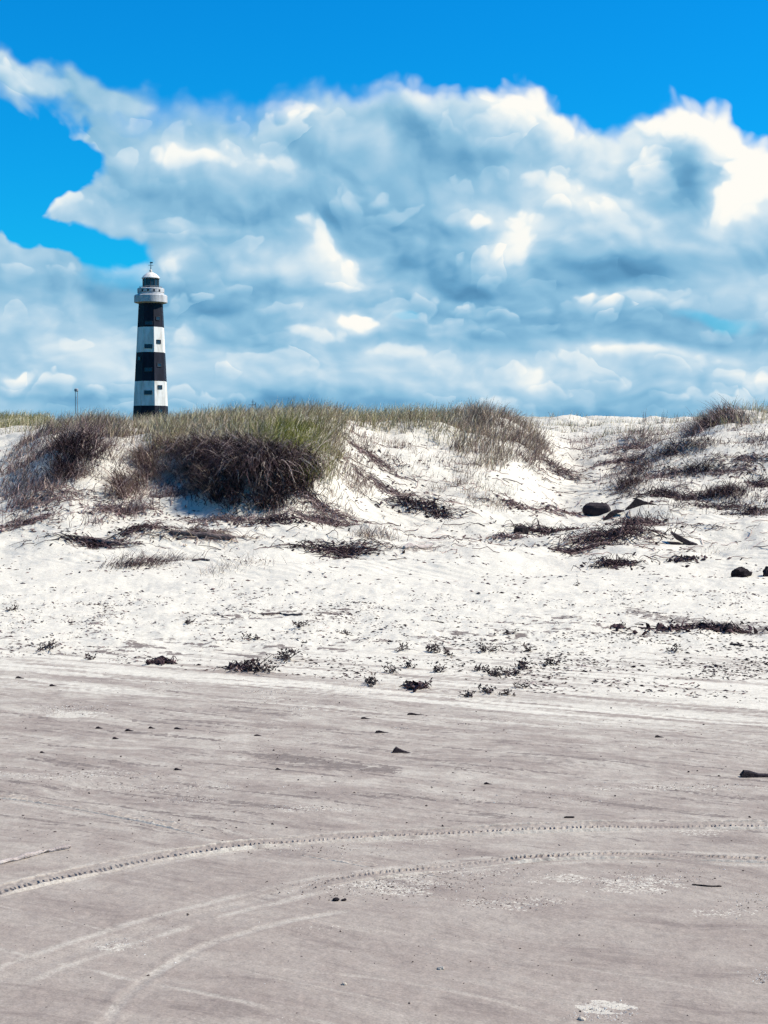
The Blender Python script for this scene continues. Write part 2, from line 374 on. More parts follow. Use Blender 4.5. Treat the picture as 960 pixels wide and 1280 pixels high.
DRY, WET = (.495, .460, .392), (.226, .188, .162)
def sand_nodes(t, b, tracks=False):
    geo = t.n.new('ShaderNodeNewGeometry').outputs['Position']
    sx, sy, sz = t.sep(geo)
    dry = t.attr('dry'); trace = t.attr('trace')
    # wind streaks: blown dry sand over damp sand, running along the beach
    q = t.xyz(t.sub(t.mul(sx, .90), t.mul(sy, .43)), t.mul(t.mad(sx, .43, t.mul(sy, .90)), 4.2), 0)
    wq = t.noise(geo, .55, 3, .55)
    q = t.vadd(q, t.xyz(0, t.mul(t.sub(wq, .5), 3.2), 0))
    fn = t.noise(t.vmul(geo, (1, 1, 1)), 60, 5, .75); fn2 = t.noise(q, 9.0, 6, .72)
    pale = t.rng(t.add(t.attr('pale'), t.mul(t.sub(fn, .5), 3.4)), .42, .80)
    pale = t.mul(pale, t.rng(t.attr('pale'), .04, .25))
    stain_shade = t.rng(t.add(t.attr('stain_shade'), t.mul(t.sub(fn2, .5), 2.2)), .38, .66)
    stain_shade = t.mul(stain_shade, t.rng(t.attr('stain_shade'), .03, .2))
    st = t.noise(q, 1.15, 6, .62); st2 = t.noise(q, 6.0, 4, .6)
    grain = t.noise(geo, 120, 3, .7); spk = t.noise(t.vmul(geo, (1, .6, 1)), 34, 4, .7)
    mot = t.noise(geo, 5.5, 6, .66)
    streak = t.rng(t.add(t.mul(st, .42), t.add(t.mul(st2, .18), t.add(t.mul(fn2, .12), t.mul(mot, .28)))), .42, .62)
    dry = t.rng(t.add(dry, t.add(t.mul(t.sub(st2, .5), 1.1), t.mul(t.sub(fn2, .5), .7))), .0, 1.08)
    nearf = t.rng(sy, 4.8, 9.0, .35, 1.0)
    wetmix = t.mul(t.mul(streak, nearf), .50)
    dfac = t.m('MAXIMUM', dry, t.m('MAXIMUM', wetmix, t.m('MAXIMUM', t.mul(pale, .7), t.mul(trace, t.rng(fn, .3, .6, .55, 1)))))
    base = t.mix(dfac, WET, DRY)
    # damp darker lenses
    dk = t.mul(t.rng(t.add(t.mul(st, .5), t.mul(t.noise(q, 3.1, 5, .65), .5)), .47, .36), t.sub(1.0, dry))
    base = t.mix(t.mul(dk, .68), base, (.155, .126, .112))
    sc_ = t.vmul(q, (.5, 1.9, 1))
    scr = t.rng(t.noise(sc_, 4.2, 5, .7), .52, .66)
    base = t.mix(t.mul(t.mul(scr, .20), t.rng(sy, 12, 9)), base, (.155, .125, .110))
    base = t.mix(t.mul(t.attr('bounce_cut'), t.rng(fn2, .2, .5)), base, (.060, .062, .030))  # unseen dark green ground beyond the dunes, added to cut bounce on the lighthouse
    base = t.mix(stain_shade, base, (.148, .122, .108))  # damp stains on the beach, painted groove shade on the tyre tracks
    v = t.mad(t.sub(grain, .5), .85, t.mad(t.sub(spk, .5), .62, 1.0))
    # scattered dark grains
    vor = t.voro(geo, 70, 'F1'); dot = t.mul(t.rng(vor, .16, .08), t.rng(t.noise(geo, 9, 2, .5), .52, .66))
    base = t.mix(1.0, base, t.n.new('ShaderNodeCombineColor').outputs[0], 'MIX') if False else base
    mm = t.n.new('ShaderNodeVectorMath'); mm.operation = 'SCALE'
    t.l.new(base, mm.inputs[0]); t.l.new(v, mm.inputs['Scale'])
    base = t.mix(t.mul(dot, .75), mm.outputs[0], (.06, .045, .045))
    t.l.new(base, b.inputs['Base Color'])
    # relief
    rip_w = t.n.new('ShaderNodeTexWave'); rip_w.wave_type = 'BANDS'; rip_w.bands_direction = 'DIAGONAL'
    rip_w.inputs['Scale'].default_value = 2.6; rip_w.inputs['Distortion'].default_value = 5.0; rip_w.inputs['Detail'].default_value = 2; rip_w.inputs['Detail Scale'].default_value = .6
    t.l.new(t.vmul(geo, (1.0, .8, .3)), rip_w.inputs['Vector'])
    rmask = t.mul(t.rng(sy, 16.5, 18.5), t.rng(t.noise(geo, .5, 2, .5), .42, .62))
    h = t.add(t.mul(t.mul(rip_w.outputs['Fac'], rmask), .009), t.mul(t.noise(geo, 14, 5, .62), .006))
    h = t.add(h, t.mul(t.mul(t.noise(t.vmul(geo, (1, 1.6, 1)), 5, 5, .65), .020), t.rng(sy, 11.5, 14)))
    h = t.add(h, t.mul(t.noise(q, 9, 4, .6), .004))
    t.l.new(t.bump(h, .9, 1.0), b.inputs['Normal'])
SAND, t, b = mat('beach_sand', .9, .15); sand_nodes(t, b)

# ------------------------------------------------------------------ the ground sheet
rows = list(-np.geomspace(60, 1.5, 14)) + list(np.linspace(-1, 3.3, 8))
py = 1330.0
while py > 722: rows.append(EYE*FPX/(py-HY)); py -= 1.15
y = rows[-1]
while y < 34: y += .055; rows.append(y)
while y < 80: y += .15; rows.append(y)
rows += list(np.geomspace(81, 420, 70)) + list(np.geomspace(440, 9000, 28))
rows = np.array(rows)
inner = np.arange(-40, 1001, 1.9)
k = np.geomspace(4, 9000, 46)
colsx = np.concatenate([(-40-np.cumsum(np.geomspace(3, 1500, 40)))[::-1], inner, 1000+np.cumsum(np.geomspace(3, 1500, 40))])
wy = np.where(rows > 3.5, rows, 3.5+(3.5-rows)*.9)
X = (colsx[None, :]-CX)/FPX*wy[:, None]; Y = np.repeat(rows[:, None], len(colsx), 1)
Z = ground(X, Y)
Ys = np.maximum(Y, 3.4)
PXg = CX+FPX*X/Ys; PYg = np.where(Y > 3.4, HY-FPX*(Z-EYE)/Ys, 1350)

def stretch_noise(x, y, sx, sy, seed, o=4): return fbm((.9*x-.43*y)/sx, (.43*x+.9*y)/sy, o, seed, .58)
edgepy = 842+.07*np.clip(PXg, -500, 1500)
nse = stretch_noise(X, Y, 2.2, .35, 61, 5)
DRYA = sstep(72, -52, (PYg-edgepy)+nse*34+10*stretch_noise(X, Y, .7, .07, 63, 3))
DRYA = np.clip(DRYA-.65*sstep(.0, .5, stretch_noise(X, Y, 1.7, .11, 66, 4))*sstep(788, 850, PYg), 0, 1)
# trace masks: polylines in photo pixels -> world -> distance
def poly_world(pts):
    out = []
    for i in range(len(pts)-1):
        (a, b_), (c, d) = pts[i], pts[i+1]
        n = max(2, int(math.hypot(c-a, d-b_)/12))
        for k in range(n): out.append((a+(c-a)*k/n, b_+(d-b_)*k/n))
    out.append(pts[-1]); out = np.array(out)
    yw = EYE*FPX/(out[:, 1]-HY); xw = (out[:, 0]-CX)/FPX*yw
    # smooth the path
    for _ in range(14):
        xw[1:-1] = (xw[:-2]+2*xw[1:-1]+xw[2:])/4; yw[1:-1] = (yw[:-2]+2*yw[1:-1]+yw[2:])/4
    return np.stack([xw, yw], 1)
def dist_poly(path, X, Y, R=.6):
    D = np.full(X.shape, 9.0)
    for (x0, y0), (x1, y1) in zip(path[:-1], path[1:]):
        r0 = np.searchsorted(rows, min(y0, y1)-R); r1 = np.searchsorted(rows, max(y0, y1)+R)
        xs = X[r0:r1]; ys = Y[r0:r1]
        if xs.size == 0: continue
        dx_, dy_ = x1-x0, y1-y0; L2 = dx_*dx_+dy_*dy_+1e-9
        tt = np.clip(((xs-x0)*dx_+(ys-y0)*dy_)/L2, 0, 1)
        d = np.hypot(xs-x0-tt*dx_, ys-y0-tt*dy_)
        D[r0:r1] = np.minimum(D[r0:r1], d)
    return D
TR_A = poly_world([(-60,1127),(0,1112),(150,1079),(300,1057),(420,1047),(560,1040),(740,1034),(960,1032),(1060,1033)])
TR_B = poly_world([(1060,1079),(960,1076),(860,1072),(760,1070),(650,1075),(540,1086),(420,1100),(300,1128),(180,1163),(80,1195),(0,1224),(-60,1252)])
TR_C = poly_world([(-60,990),(0,996),(60,1003),(150,1019),(240,1038),(300,1050)])
TR_C2 = poly_world([(330,1062),(400,1072),(490,1086),(570,1096),(640,1100)])
TR_D = poly_world([(110,1330),(128,1282),(150,1246),(190,1216),(240,1187),(300,1166),(360,1152),(430,1140)])
TR_E = poly_world([(-60,1172),(0,1188),(180,1228),(300,1254),(430,1284),(560,1318)])
TR_G = poly_world([(-60,1120),(80,1150),(300,1212),(520,1262)]); TR_H = poly_world([(120,1085),(300,1130),(480,1170),(700,1205),(980,1252)])
TR_F = poly_world([(150,1180),(300,1205),(480,1222),(620,1250),(800,1300)])
TRACE = np.zeros_like(X); PALE = np.zeros_like(X); STAIN = np.zeros_like(X); dz = np.zeros_like(X)
brk = np.clip(.75+.8*fbm(X/.22, Y/.22, 4, 71), 0, 1)
for path, wid, kp, dep in ((TR_D, .034, .42, .0015), (TR_E, .018, .42, .001), (TR_F, .020, .22, .001), (TR_G, .012, .24, .001), (TR_H, .016, .20, .001), (TR_B, .065, .27, .0)):
    d = dist_poly(path, X, Y)
    TRACE = np.maximum(TRACE, kp*sstep(wid, wid*.35, d)*brk)
    dz += dep*(np.exp(-((d-wid)/.02)**2)) - dep*.8*np.exp(-(d/(wid*.7))**2)
for path in (TR_A, TR_B, TR_C):                       # the wheel ruts pressed into the sand
    d = dist_poly(path, X, Y)
    dz += -.003*np.exp(-(d/.035)**2)
    TRACE = np.maximum(TRACE, .45*np.exp(-((d-.085)/.025)**2)*brk)
def spot(px, py, rx, ry, k, arr, seed, thr=.0, rot=0.0):
    c, s_ = math.cos(math.radians(rot)), math.sin(math.radians(rot))
    a = ((PXg-px)*c+(PYg-py)*s_)/rx; b_ = (-(PXg-px)*s_+(PYg-py)*c)/ry
    m = np.exp(-(a*a+b_*b_)*1.3)
    if m.max() < .01: return
    idx = m > .02
    n = fbm(X[idx]/.16, Y[idx]/.10, 4, seed, .6)*.5+stretch_noise(X[idx], Y[idx], .30, .045, seed+3, 4)*.9
    arr[idx] = np.maximum(arr[idx], k*sstep(.22+thr, .62+thr, m[idx]*(.85+.75*n)))
for (px, py, rx, ry, k) in [(90,893,50,6,1.),(750,1262,46,13,1.),(145,1183,34,7,.55),(170,1270,18,5,.25),(60,970,150,6,.45),(200,985,120,6,.35),(480,1108,95,16,.6),(640,1130,75,10,.5),(560,1090,120,12,.4),
        (800,1105,80,14,.6),(900,1140,60,10,.4),(385,1012,60,5,.5),(880,1040,50,8,.5),(210,862,40,5,.5),(330,872,30,5,.6),(370,893,24,4,.5),(420,1160,70,6,.25),(840,985,130,5,.5),(950,985,50,5,.4),(330,1180,30,6,.2),
        (350,1275,30,6,.3),(950,1225,16,10,.5),(235,1000,45,5,.4),(700,1098,50,9,.6),(500,1050,90,6,.35),(130,965,70,5,.4),(290,912,40,4,.4),(400,925,80,5,.35),(820,930,90,5,.4),(600,900,100,5,.4)]:
    spot(px, py, rx, ry, k, PALE, 75+int(px) % 5)
for (px, py, rx, ry, k, rot) in [(420,955,115,9,.75,6),(340,944,75,6,.6,5),(500,938,120,5,.4,4),(560,955,120,6,.35,3),(350,893,40,3,.5,3),(720,950,150,8,.45,3),(230,940,60,4,.4,6),
        (850,775,95,10,.62,9),(930,785,70,11,.6,4),(805,765,60,6,.5,8),(700,752,40,4,.3,4),(520,685,48,8,.62,-3),(560,680,70,9,.4,-8),(820,830,180,7,.35,2),(620,812,90,7,.3,3),(240,768,90,6,.32,2),(120,765,90,5,.3,2),(400,800,80,6,.25,3),
        (330,1020,130,14,.28,10),(150,1000,140,10,.28,8),(280,1040,160,10,.25,8),(850,960,110,6,.3,2),(700,972,130,5,.3,2),(830,1048,140,5,.35,0),(520,1062,120,5,.25,0),(60,1040,70,8,.2,6),(290,835,60,4,.3,2),(480,852,60,5,.3,2),(650,870,100,4,.25,2)]:
    spot(px, py, rx, ry, k, STAIN, 85+int(px) % 5, rot=rot)
# thin dark wind-scoured lenses over the damp sand
ln = stretch_noise(X, Y, 1.1, .075, 91, 4)
STAIN = np.maximum(STAIN, .62*sstep(.26, .55, ln)*sstep(835, 870, PYg)*sstep(1120, 1000, PYg)*(1-.8*DRYA))
ln2 = stretch_noise(X, Y, .5, .12, 97, 4)
STAIN = np.maximum(STAIN, .72*sstep(.05, .45, ln2)*sstep(745, 765, PYg)*sstep(850, 820, PYg)*sstep(-.35, .3, fbm(X/2.2, Y/1.2, 3, 98)))
Z = Z+dz
n0, n1 = X.shape
V = np.stack([X, Y, Z], -1).reshape(-1, 3)
ii = (np.arange(n0-1)[:, None]*n1+np.arange(n1-1)[None, :]).ravel()
F = np.stack([ii, ii+1, ii+n1+1, ii+n1], 1)
g = mesh_np('sand_terrain', V, F, [SAND], {'dry': DRYA.ravel(), 'stain_shade': STAIN.ravel(), 'pale': PALE.ravel(), 'trace': TRACE.ravel(), 'bounce_cut': (sstep(80, 110, Y)*(1-.0*X)).ravel()})
tag(g, 'white dune sand rising behind a flat damp grey beach', kind='structure')
# ------------------------------------------------------------------ mesh builder for hard things
class MB:
    def __init__(s): s.v = []; s.f = []; s.m = []
    def add(s, vs, fs, mi=0):
        o = len(s.v); s.v += [tuple(p) for p in vs]; s.f += [tuple(i+o for i in f) for f in fs]; s.m += [mi]*len(fs)
    def lathe(s, prof, n=32, c=(0, 0), cap=True, mi=0, ang0=0.0):
        vs = []; fs = []
        for r, z in prof:
            for k in range(n):
                a = ang0+2*math.pi*k/n; vs.append((c[0]+r*math.cos(a), c[1]+r*math.sin(a), z))
        for i in range(len(prof)-1):
            for k in range(n):
                k2 = (k+1) % n; fs.append((i*n+k, i*n+k2, (i+1)*n+k2, (i+1)*n+k))
        if cap:
            fs.append(tuple(range(n))[::-1]); fs.append(tuple((len(prof)-1)*n+k for k in range(n)))
        s.add(vs, fs, mi)
    def box(s, c, ax, ay, az_, mi=0):
        """centre and three half-axis vectors"""
        c, ax, ay, az_ = map(Vector, (c, ax, ay, az_)); vs = []
        for i in (-1, 1):
            for j in (-1, 1):
                for k in (-1, 1): vs.append(c+ax*i+ay*j+az_*k)
        s.add(vs, [(0, 1, 3, 2), (4, 6, 7, 5), (0, 4, 5, 1), (2, 3, 7, 6), (0, 2, 6, 4), (1, 5, 7, 3)], mi)
    def tube(s, pts, rad, n=8, mi=0):
        pts = [Vector(p) for p in pts]; vs = []; fs = []
        if not hasattr(rad, '__len__'): rad = [rad]*len(pts)
        for i, p in enumerate(pts):
            d = (pts[min(i+1, len(pts)-1)]-pts[max(i-1, 0)]).normalized()
            a = d.orthogonal().normalized(); b_ = d.cross(a)
            for k in range(n):
                t_ = 2*math.pi*k/n; vs.append(p+(a*math.cos(t_)+b_*math.sin(t_))*rad[i])
        for i in range(len(pts)-1):
            for k in range(n):
                k2 = (k+1) % n; fs.append((i*n+k, i*n+k2, (i+1)*n+k2, (i+1)*n+k))
        fs.append(tuple(range(n))[::-1]); fs.append(tuple((len(pts)-1)*n+k for k in range(n)))
        s.add(vs, fs, mi)
    def build(s, name, mats, parent=None, smooth=False, loc=None):
        me = bpy.data.meshes.new(name); vv = s.v
        if loc is not None: vv = [tuple(Vector(p)-Vector(loc)) for p in vv]
        me.from_pydata(vv, [], s.f)
        for m in (mats if isinstance(mats, (list, tuple)) else [mats]): me.materials.append(m)
        me.polygons.foreach_set('material_index', s.m)
        if smooth:
            me.polygons.foreach_set('use_smooth', [True]*len(me.polygons)); me.set_sharp_from_angle(angle=math.radians(40))
        me.update(); o = bpy.data.objects.new(name, me); COL.objects.link(o)
        if parent is not None: o.parent = parent
        elif loc is not None: o.location = loc
        return o

def paint(name, col, col2, rough=.6, sc=1.2, streak=True, metal=0.0):
    m, t, b = mat(name, rough, .15); b.inputs['Metallic'].default_value = metal
    geo = t.n.new('ShaderNodeNewGeometry').outputs['Position']
    n = t.noise(t.vmul(geo, (1.0, 1.0, .25 if streak else 1.0)), sc, 6, .65)
    t.l.new(t.mix(t.rng(n, .38, .70), col, col2), b.inputs['Base Color'])
    t.l.new(t.bump(t.noise(geo, sc*8, 4, .6), .3, .02), b.inputs['Normal'])
    return m
M_WHITE = paint('white_tower_paint', (.63, .62, .595), (.45, .42, .375))
M_BLACK = paint('black_tower_paint', (.005, .006, .013), (.014, .015, .026))
M_CONC = paint('pale_concrete', (.44, .44, .45), (.30, .30, .31))
M_DOME = paint('dome_paint', (.62, .60, .57), (.42, .38, .34))
M_DARK = paint('dark_metal', (.03, .03, .035), (.06, .055, .06), .4)
M_GREY = paint('grey_metal', (.20, .21, .23), (.30, .31, .32), .45)
mg, t, b = mat('lantern_glass', .12, .35); b.inputs['Base Color'].default_value = (.015, .03, .05, 1); M_GLASS = mg

LD = 300.0; LX = (188.5-CX)/FPX*LD
LB = float(ground(np.array([LX]), np.array([LD]))[0]) - .3
zc = lambda py_: EYE+(HY-py_)/FPX*LD - LB          # local height for a photo row
lh = empty('lighthouse', (LX, LD, LB))
tag(lh, 'tall tapering octagonal lighthouse with black and white bands behind the dunes', 'lighthouse')
TO = math.atan2(-LD, -LX)                           # direction to the viewer
face_a = [TO+math.radians(-9.5+45*k) for k in range(8)]
A0 = face_a[0]-math.radians(22.5)
def rad_at(z):                                      # circumscribed radius
    z0, z1 = zc(522.7), zc(378.5)
    w = 6.96+(4.72-6.96)*(z-z0)/(z1-z0)
    return w/1.95
zb = [-.6, zc(545), zc(507.5), zc(477), zc(441), zc(409.6), zc(378.0)]
mb = MB()
for i in range(6):
    mb.lathe([(rad_at(zb[i]), zb[i]), (rad_at(zb[i+1]), zb[i+1])], 8, cap=(i == 5), mi=[0, 1, 0, 1, 0, 1][i], ang0=A0)
tw = mb.build('tower_shaft', [M_WHITE, M_BLACK], lh)
def window(face, z, w, h, wide=False):
    a = face_a[face]; n = Vector((math.cos(a), math.sin(a), 0)); r = rad_at(z)*math.cos(math.radians(22.5))
    slope = (rad_at(z+1)-rad_at(z))*math.cos(math.radians(22.5))
    up = Vector((n.x*slope, n.y*slope, 1)).normalized(); tg = Vector((-n.y, n.x, 0)); nn = tg.cross(up)
    c = n*r+Vector((0, 0, z))
    f = MB()
    for s_ in (-1, 1):
        f.box(c+tg*s_*(w/2)+nn*.03, tg*.05, nn*.07, up*(h/2+.05)); f.box(c+up*s_*(h/2)+nn*.035, tg*(w/2-.05), nn*.075, up*.05)
    if wide: f.box(c+nn*.03, tg*.035, nn*.06, up*(h/2-.05))
    fo = f.build('window', M_DARK, lh)
    g_ = MB()
    for s_ in ((-1, 1) if wide else (0,)):
        ww = w/4-.02 if wide else w/2-.05
        g_.box(c+tg*s_*(w/4)+nn*.015, tg*ww, nn*.03, up*(h/2-.05))
    g_.build('pane', M_GLASS, fo)
for z in (zc(491.5), zc(463), zc(434), zc(405)): window(0, z, 1.45, .72, True)
for z in (zc(514), zc(484.5), zc(457), zc(428), zc(399)): window(1, z, .95, .68)
window(7, zc(449), 1.0, .7); window(3, zc(470), 1.0, .7)
# galleries
g1 = MB(); g1.lathe([(2.35, zc(380)), (3.24, zc(378.5)), (3.26, zc(370.2)), (3.10, zc(369.2)), (3.02, zc(370)), (3.0, zc(371.2)), (2.60, zc(371.3)), (2.58, zc(366.2))], 40)
g1.build('main_gallery', M_CONC, lh, True)
g2 = MB(); g2.lathe([(2.45, zc(366.4)), (2.62, zc(365.8)), (2.64, zc(361.2)), (2.50, zc(360.6)), (2.44, zc(361.6)), (1.6, zc(361.8))], 40)
g2.build('upper_gallery', M_CONC, lh, True)
for da in (-38, -12, 14, 40, 120, 200):
    a = TO+math.radians(da); n = Vector((math.cos(a), math.sin(a), 0)); tg = Vector((-n.y, n.x, 0))
    o_ = MB(); o_.box(n*2.585+Vector((0, 0, zc(364.2))), n*.05, tg*.2, (0, 0, .22)); o_.build('vent', M_DARK, lh)
lr = MB(); lr.lathe([(1.55, zc(361.7)), (1.55, zc(349.0))], 12, ang0=A0); lr.build('lantern_room', M_GLASS, lh)
for k in range(12):
    a = A0+2*math.pi*k/12
    if True:
        mm_ = MB(); r = 1.57; mm_.tube([(r*math.cos(a), r*math.sin(a), zc(361.7)), (r*math.cos(a), r*math.sin(a), zc(348.6))], .06, 6); mm_.build('mullion', M_DARK, lh)
rl = MB()
for zz in (zc(358.5), zc(360)):
    rl.tube([(2.2*math.cos(q), 2.2*math.sin(q), zz) for q in np.linspace(0, 2*math.pi, 41)], .03, 5)
for q in np.linspace(0, 2*math.pi, 17)[:-1]: rl.tube([(2.2*math.cos(q), 2.2*math.sin(q), zc(361.8)), (2.2*math.cos(q), 2.2*math.sin(q), zc(358.5))], .03, 5)
rl.build('railing', M_GREY, lh)
dm = MB(); dm.lathe([(1.72, zc(348.7)), (1.80, zc(348.2)), (1.80, zc(347.4)), (1.62, zc(346.2)), (1.40, zc(344.4)), (1.05, zc(342.4)), (.60, zc(340.8)), (.26, zc(340.2)), (.24, zc(339.0)), (.30, zc(338.4)), (.24, zc(337.4)), (.05, zc(336.8))], 32)
dm.build('dome', M_DOME, lh, True)
wv = MB(); wv.tube([(0, 0, zc(337.5)), (0, 0, zc(327))], [.09, .05], 6)
for az_ in (0, math.pi/2):
    dvec = Vector((math.cos(TO+math.pi/2+az_), math.sin(TO+math.pi/2+az_), 0))
    wv.tube([dvec*-.48+Vector((0, 0, zc(331.5))), dvec*.48+Vector((0, 0, zc(331.5)))], .045, 5)
dvec = Vector((math.cos(TO+1.2), math.sin(TO+1.2), 0)); wv.box(dvec*.12+Vector((0, 0, zc(328.4))), dvec*.3, dvec.cross(Vector((0, 0, 1)))*.03, (0, 0, .12))
wv.build('weathervane', M_DARK, lh)

# ------------------------------------------------------------------ masts behind the dunes
def mast(px, pytop, D, label, twin):
    x = (px-CX)/FPX*D; gz = float(ground(np.array([x]), np.array([D]))[0]); top = EYE+(HY-pytop)/FPX*D-gz
    r = empty('mast' if twin else 'thin_mast', (x, D, gz-.2)); tag(r, label, 'mast')
    if twin:
        for s_ in (-1, 1):
            m_ = MB(); m_.tube([(s_*.17, 0, 0), (s_*.17, 0, top)], .055, 6); m_.build('pole', M_GREY, r)
        m_ = MB()
        m_.tube([(-.17 if k % 2 else .17, 0, .3+k*.45) for k in range(int(top/.45)-1)], .022, 4)
        m_.build('lattice', M_GREY, r)
        m_ = MB(); m_.lathe([(.22, top), (.34, top+.1), (.34, top+.42), (.2, top+.52)], 14); m_.build('head', M_GREY, r, True)
    else:
        m_ = MB(); m_.tube([(0, 0, 0), (0, 0, top)], [.09, .04], 6); m_.build('pole', M_DARK, r)
        m_ = MB(); m_.tube([(-.7, 0, top-.9), (.5, 0, top-.9)], .04, 5); m_.tube([(.45, 0, top-1.3), (.45, 0, top-.5)], .03, 5); m_.tube([(-.35, 0, top-.4), (.35, 0, top-.4)], .03, 5); m_.build('crossarm', M_DARK, r)
mast(95.5, 488, 250, 'slim grey twin pole mast with a round head left of the lighthouse', True)
mast(316, 498, 260, 'thin dark mast with short crossarms above the grassy mound right of the lighthouse', False)
# ------------------------------------------------------------------ plants
def plant_mat(name, rough=.75, trans=.0):
    m, t, b = mat(name, rough, .12)
    c = t.n.new('ShaderNodeAttribute'); c.attribute_name = 'tint'
    t.l.new(c.outputs['Color'], b.inputs['Base Color'])
    return m
M_BLADE = plant_mat('grass_blade'); M_STEM = plant_mat('dry_stem', .85)
OLIVE = np.array([(.200, .180, .088), (.270, .235, .130), (.340, .290, .190), (.150, .140, .060), (.400, .340, .240)])
STRAW = np.array([(.280, .215, .155), (.200, .145, .115), (.360, .300, .230), (.140, .098, .082)])
DEAD = np.array([(.075, .045, .045), (.120, .078, .074), (.175, .125, .115), (.050, .030, .033), (.260, .200, .180)])
DARK = np.array([(.028, .015, .019), (.045, .027, .030), (.070, .045, .046), (.018, .010, .014)])
GREEN = np.array([(.150, .155, .030), (.200, .195, .055), (.110, .115, .026), (.25, .22, .10)])

OLIVE = OLIVE*1.22; STRAW = STRAW*1.25; DEAD = DEAD*1.3; GREEN = GREEN*1.15
def blade_data(root, L, az_, th0, curl, w, col, segs=4, wander=.25):
    """curved tapering ribbons; th0 = angle from vertical at the root, curl = added bend over the length"""
    n = len(root); L = np.broadcast_to(L, n); az_ = np.broadcast_to(az_, n).copy(); th = np.broadcast_to(th0, n).copy(); curl = np.broadcast_to(curl, n); w = np.broadcast_to(w, n)
    p = root.copy(); wa = RNG.uniform(0, 2*np.pi, n)
    side = np.stack([np.cos(wa), np.sin(wa), np.zeros(n)], 1)
    V = np.zeros((n, segs*2+1, 3)); C = np.zeros((n, segs*2+1, 3))
    for k in range(segs):
        f = (1-k/segs)**.7
        V[:, 2*k] = p-side*(w*f/2)[:, None]; V[:, 2*k+1] = p+side*(w*f/2)[:, None]
        C[:, 2*k] = C[:, 2*k+1] = col
        d = np.stack([np.cos(az_)*np.sin(th), np.sin(az_)*np.sin(th), np.cos(th)], 1)
        p = p+d*(L/segs)[:, None]
        th = th+curl/segs; az_ = az_+RNG.normal(0, wander, n)
    V[:, 2*segs] = p; C[:, 2*segs] = col
    base = (np.arange(n)*(2*segs+1))[:, None]
    fs = []
    for k in range(segs-1): fs.append(base+np.array([2*k, 2*k+1, 2*k+3, 2*k+2])[None])
    Fq = np.concatenate(fs) if fs else np.zeros((0, 4), int)
    tip = base+np.array([2*segs-2, 2*segs-1, 2*segs])[None]
    Ft = np.concatenate([tip, tip[:, 2:3]], 1)        # turned into quads with an own corner below
    return V.reshape(-1, 3), C.reshape(-1, 3), Fq, tip
def tri_only(V, C, Fq, Ft):
    T1 = Fq[:, [0, 1, 2]]; T2 = Fq[:, [0, 2, 3]]
    return V, C, np.concatenate([T1, T2, Ft])
def make_blades(name, datas, m, parent=None, loc=None):
    Vs, Cs, Fs = [], [], []; o = 0
    for V, C, Fq, Ft in datas:
        V, C, F = tri_only(V, C, Fq, Ft); Vs.append(V); Cs.append(C); Fs.append(F+o); o += len(V)
    return mesh_np(name, np.concatenate(Vs), np.concatenate(Fs), [m], {'tint': np.concatenate(Cs)}, True, parent, loc)
def pick(pal, n, var=.25):
    c = pal[RNG.integers(0, len(pal), n)]
    return np.clip(c*(1+RNG.normal(0, var, (n, 1))), .008, .6)
def inpoly(px, py, poly):
    poly = np.array(poly, float); c = np.zeros(px.shape, bool); j = len(poly)-1
    for i in range(len(poly)):
        (xi, yi), (xj, yj) = poly[i], poly[j]
        if yi != yj: c ^= ((yi > py) != (yj > py)) & (px < (xj-xi)*(py-yi)/(yj-yi)+xi)
        j = i
    return c
def scatter(poly, y0, y1, n, patch=None, seed=0, thr=0.0):
    """n ground points whose sand shows inside (or just behind) a stretch of the dune front"""
    poly_ = np.array(poly, float); out = []; got = 0; tries = 0
    while got < n and tries < 60:
        px = RNG.uniform(poly_[:, 0].min(), poly_[:, 0].max(), 30000); y = RNG.uniform(y0, y1, 30000)
        x = (px-CX)/FPX*y; z = ground(x, y); _, py = proj(x, y, z)
        k = inpoly(px, py, poly)
        if patch: k &= fbm(x/patch, y/patch, 3, seed) + RNG.normal(0, .12, len(x)) > thr
        p = np.stack([x, y, z], 1)[k]; out.append(p); got += len(p); tries += 1
    return np.concatenate(out)[:n]
def ctr(p): c = p.mean(0); return (float(c[0]), float(c[1]), float(np.percentile(p[:, 2], 10)))
N = lambda a, b, n: RNG.uniform(a, b, n)
def tufty(p, clump=.05, per=6):
    """turn points into small tufts of several blades"""
    q = np.repeat(p, per, 0); q[:, :2] += RNG.normal(0, clump, (len(q), 2)); q[:, 2] = ground(q[:, 0], q[:, 1])-.02; return q
EAST = 0.0

# -- the big mound right of the lighthouse
top_poly = [(196,532),(225,520),(262,516),(330,508),(405,508),(432,516),(428,572),(414,598),(380,612),(345,592),(300,574),(250,566),(225,566),(196,575),(180,570)]
top = tufty(scatter(top_poly, 23, 30.5, 2800), .05, 6); n = len(top)
gm = ctr(top); gm = (gm[0], gm[1], float(ground(np.array([gm[0]]), np.array([gm[1]]))[0])-.2)
big = empty('grass_mound', gm); tag(big, 'big dense grass mound with a dark overhanging front right of the lighthouse', 'dune grass')
pxt, pyt = proj(top[:, 0], top[:, 1], top[:, 2])
green = (np.exp(-((pxt-365)/45)**2) > RNG.uniform(0, 1, n)) & (pyt > 535)
col = np.where(green[:, None], pick(GREEN, n), np.where((RNG.uniform(0, 1, n) < .60)[:, None], pick(OLIVE*1.2, n), pick(STRAW*1.15, n)))
make_blades('green_blades', [blade_data(top, N(.20, .46, n), RNG.normal(-.35, 1.2, n), N(.05, .75, n), N(.2, 1.5, n), N(.006, .013, n), col, 5)], M_BLADE, big, gm)
face_poly = [(186,560),(225,556),(262,560),(330,570),(385,592),(425,585),(400,600),(372,622),(330,636),(285,636),(262,622),(243,600),(205,590),(160,622),(140,628),(150,600)]
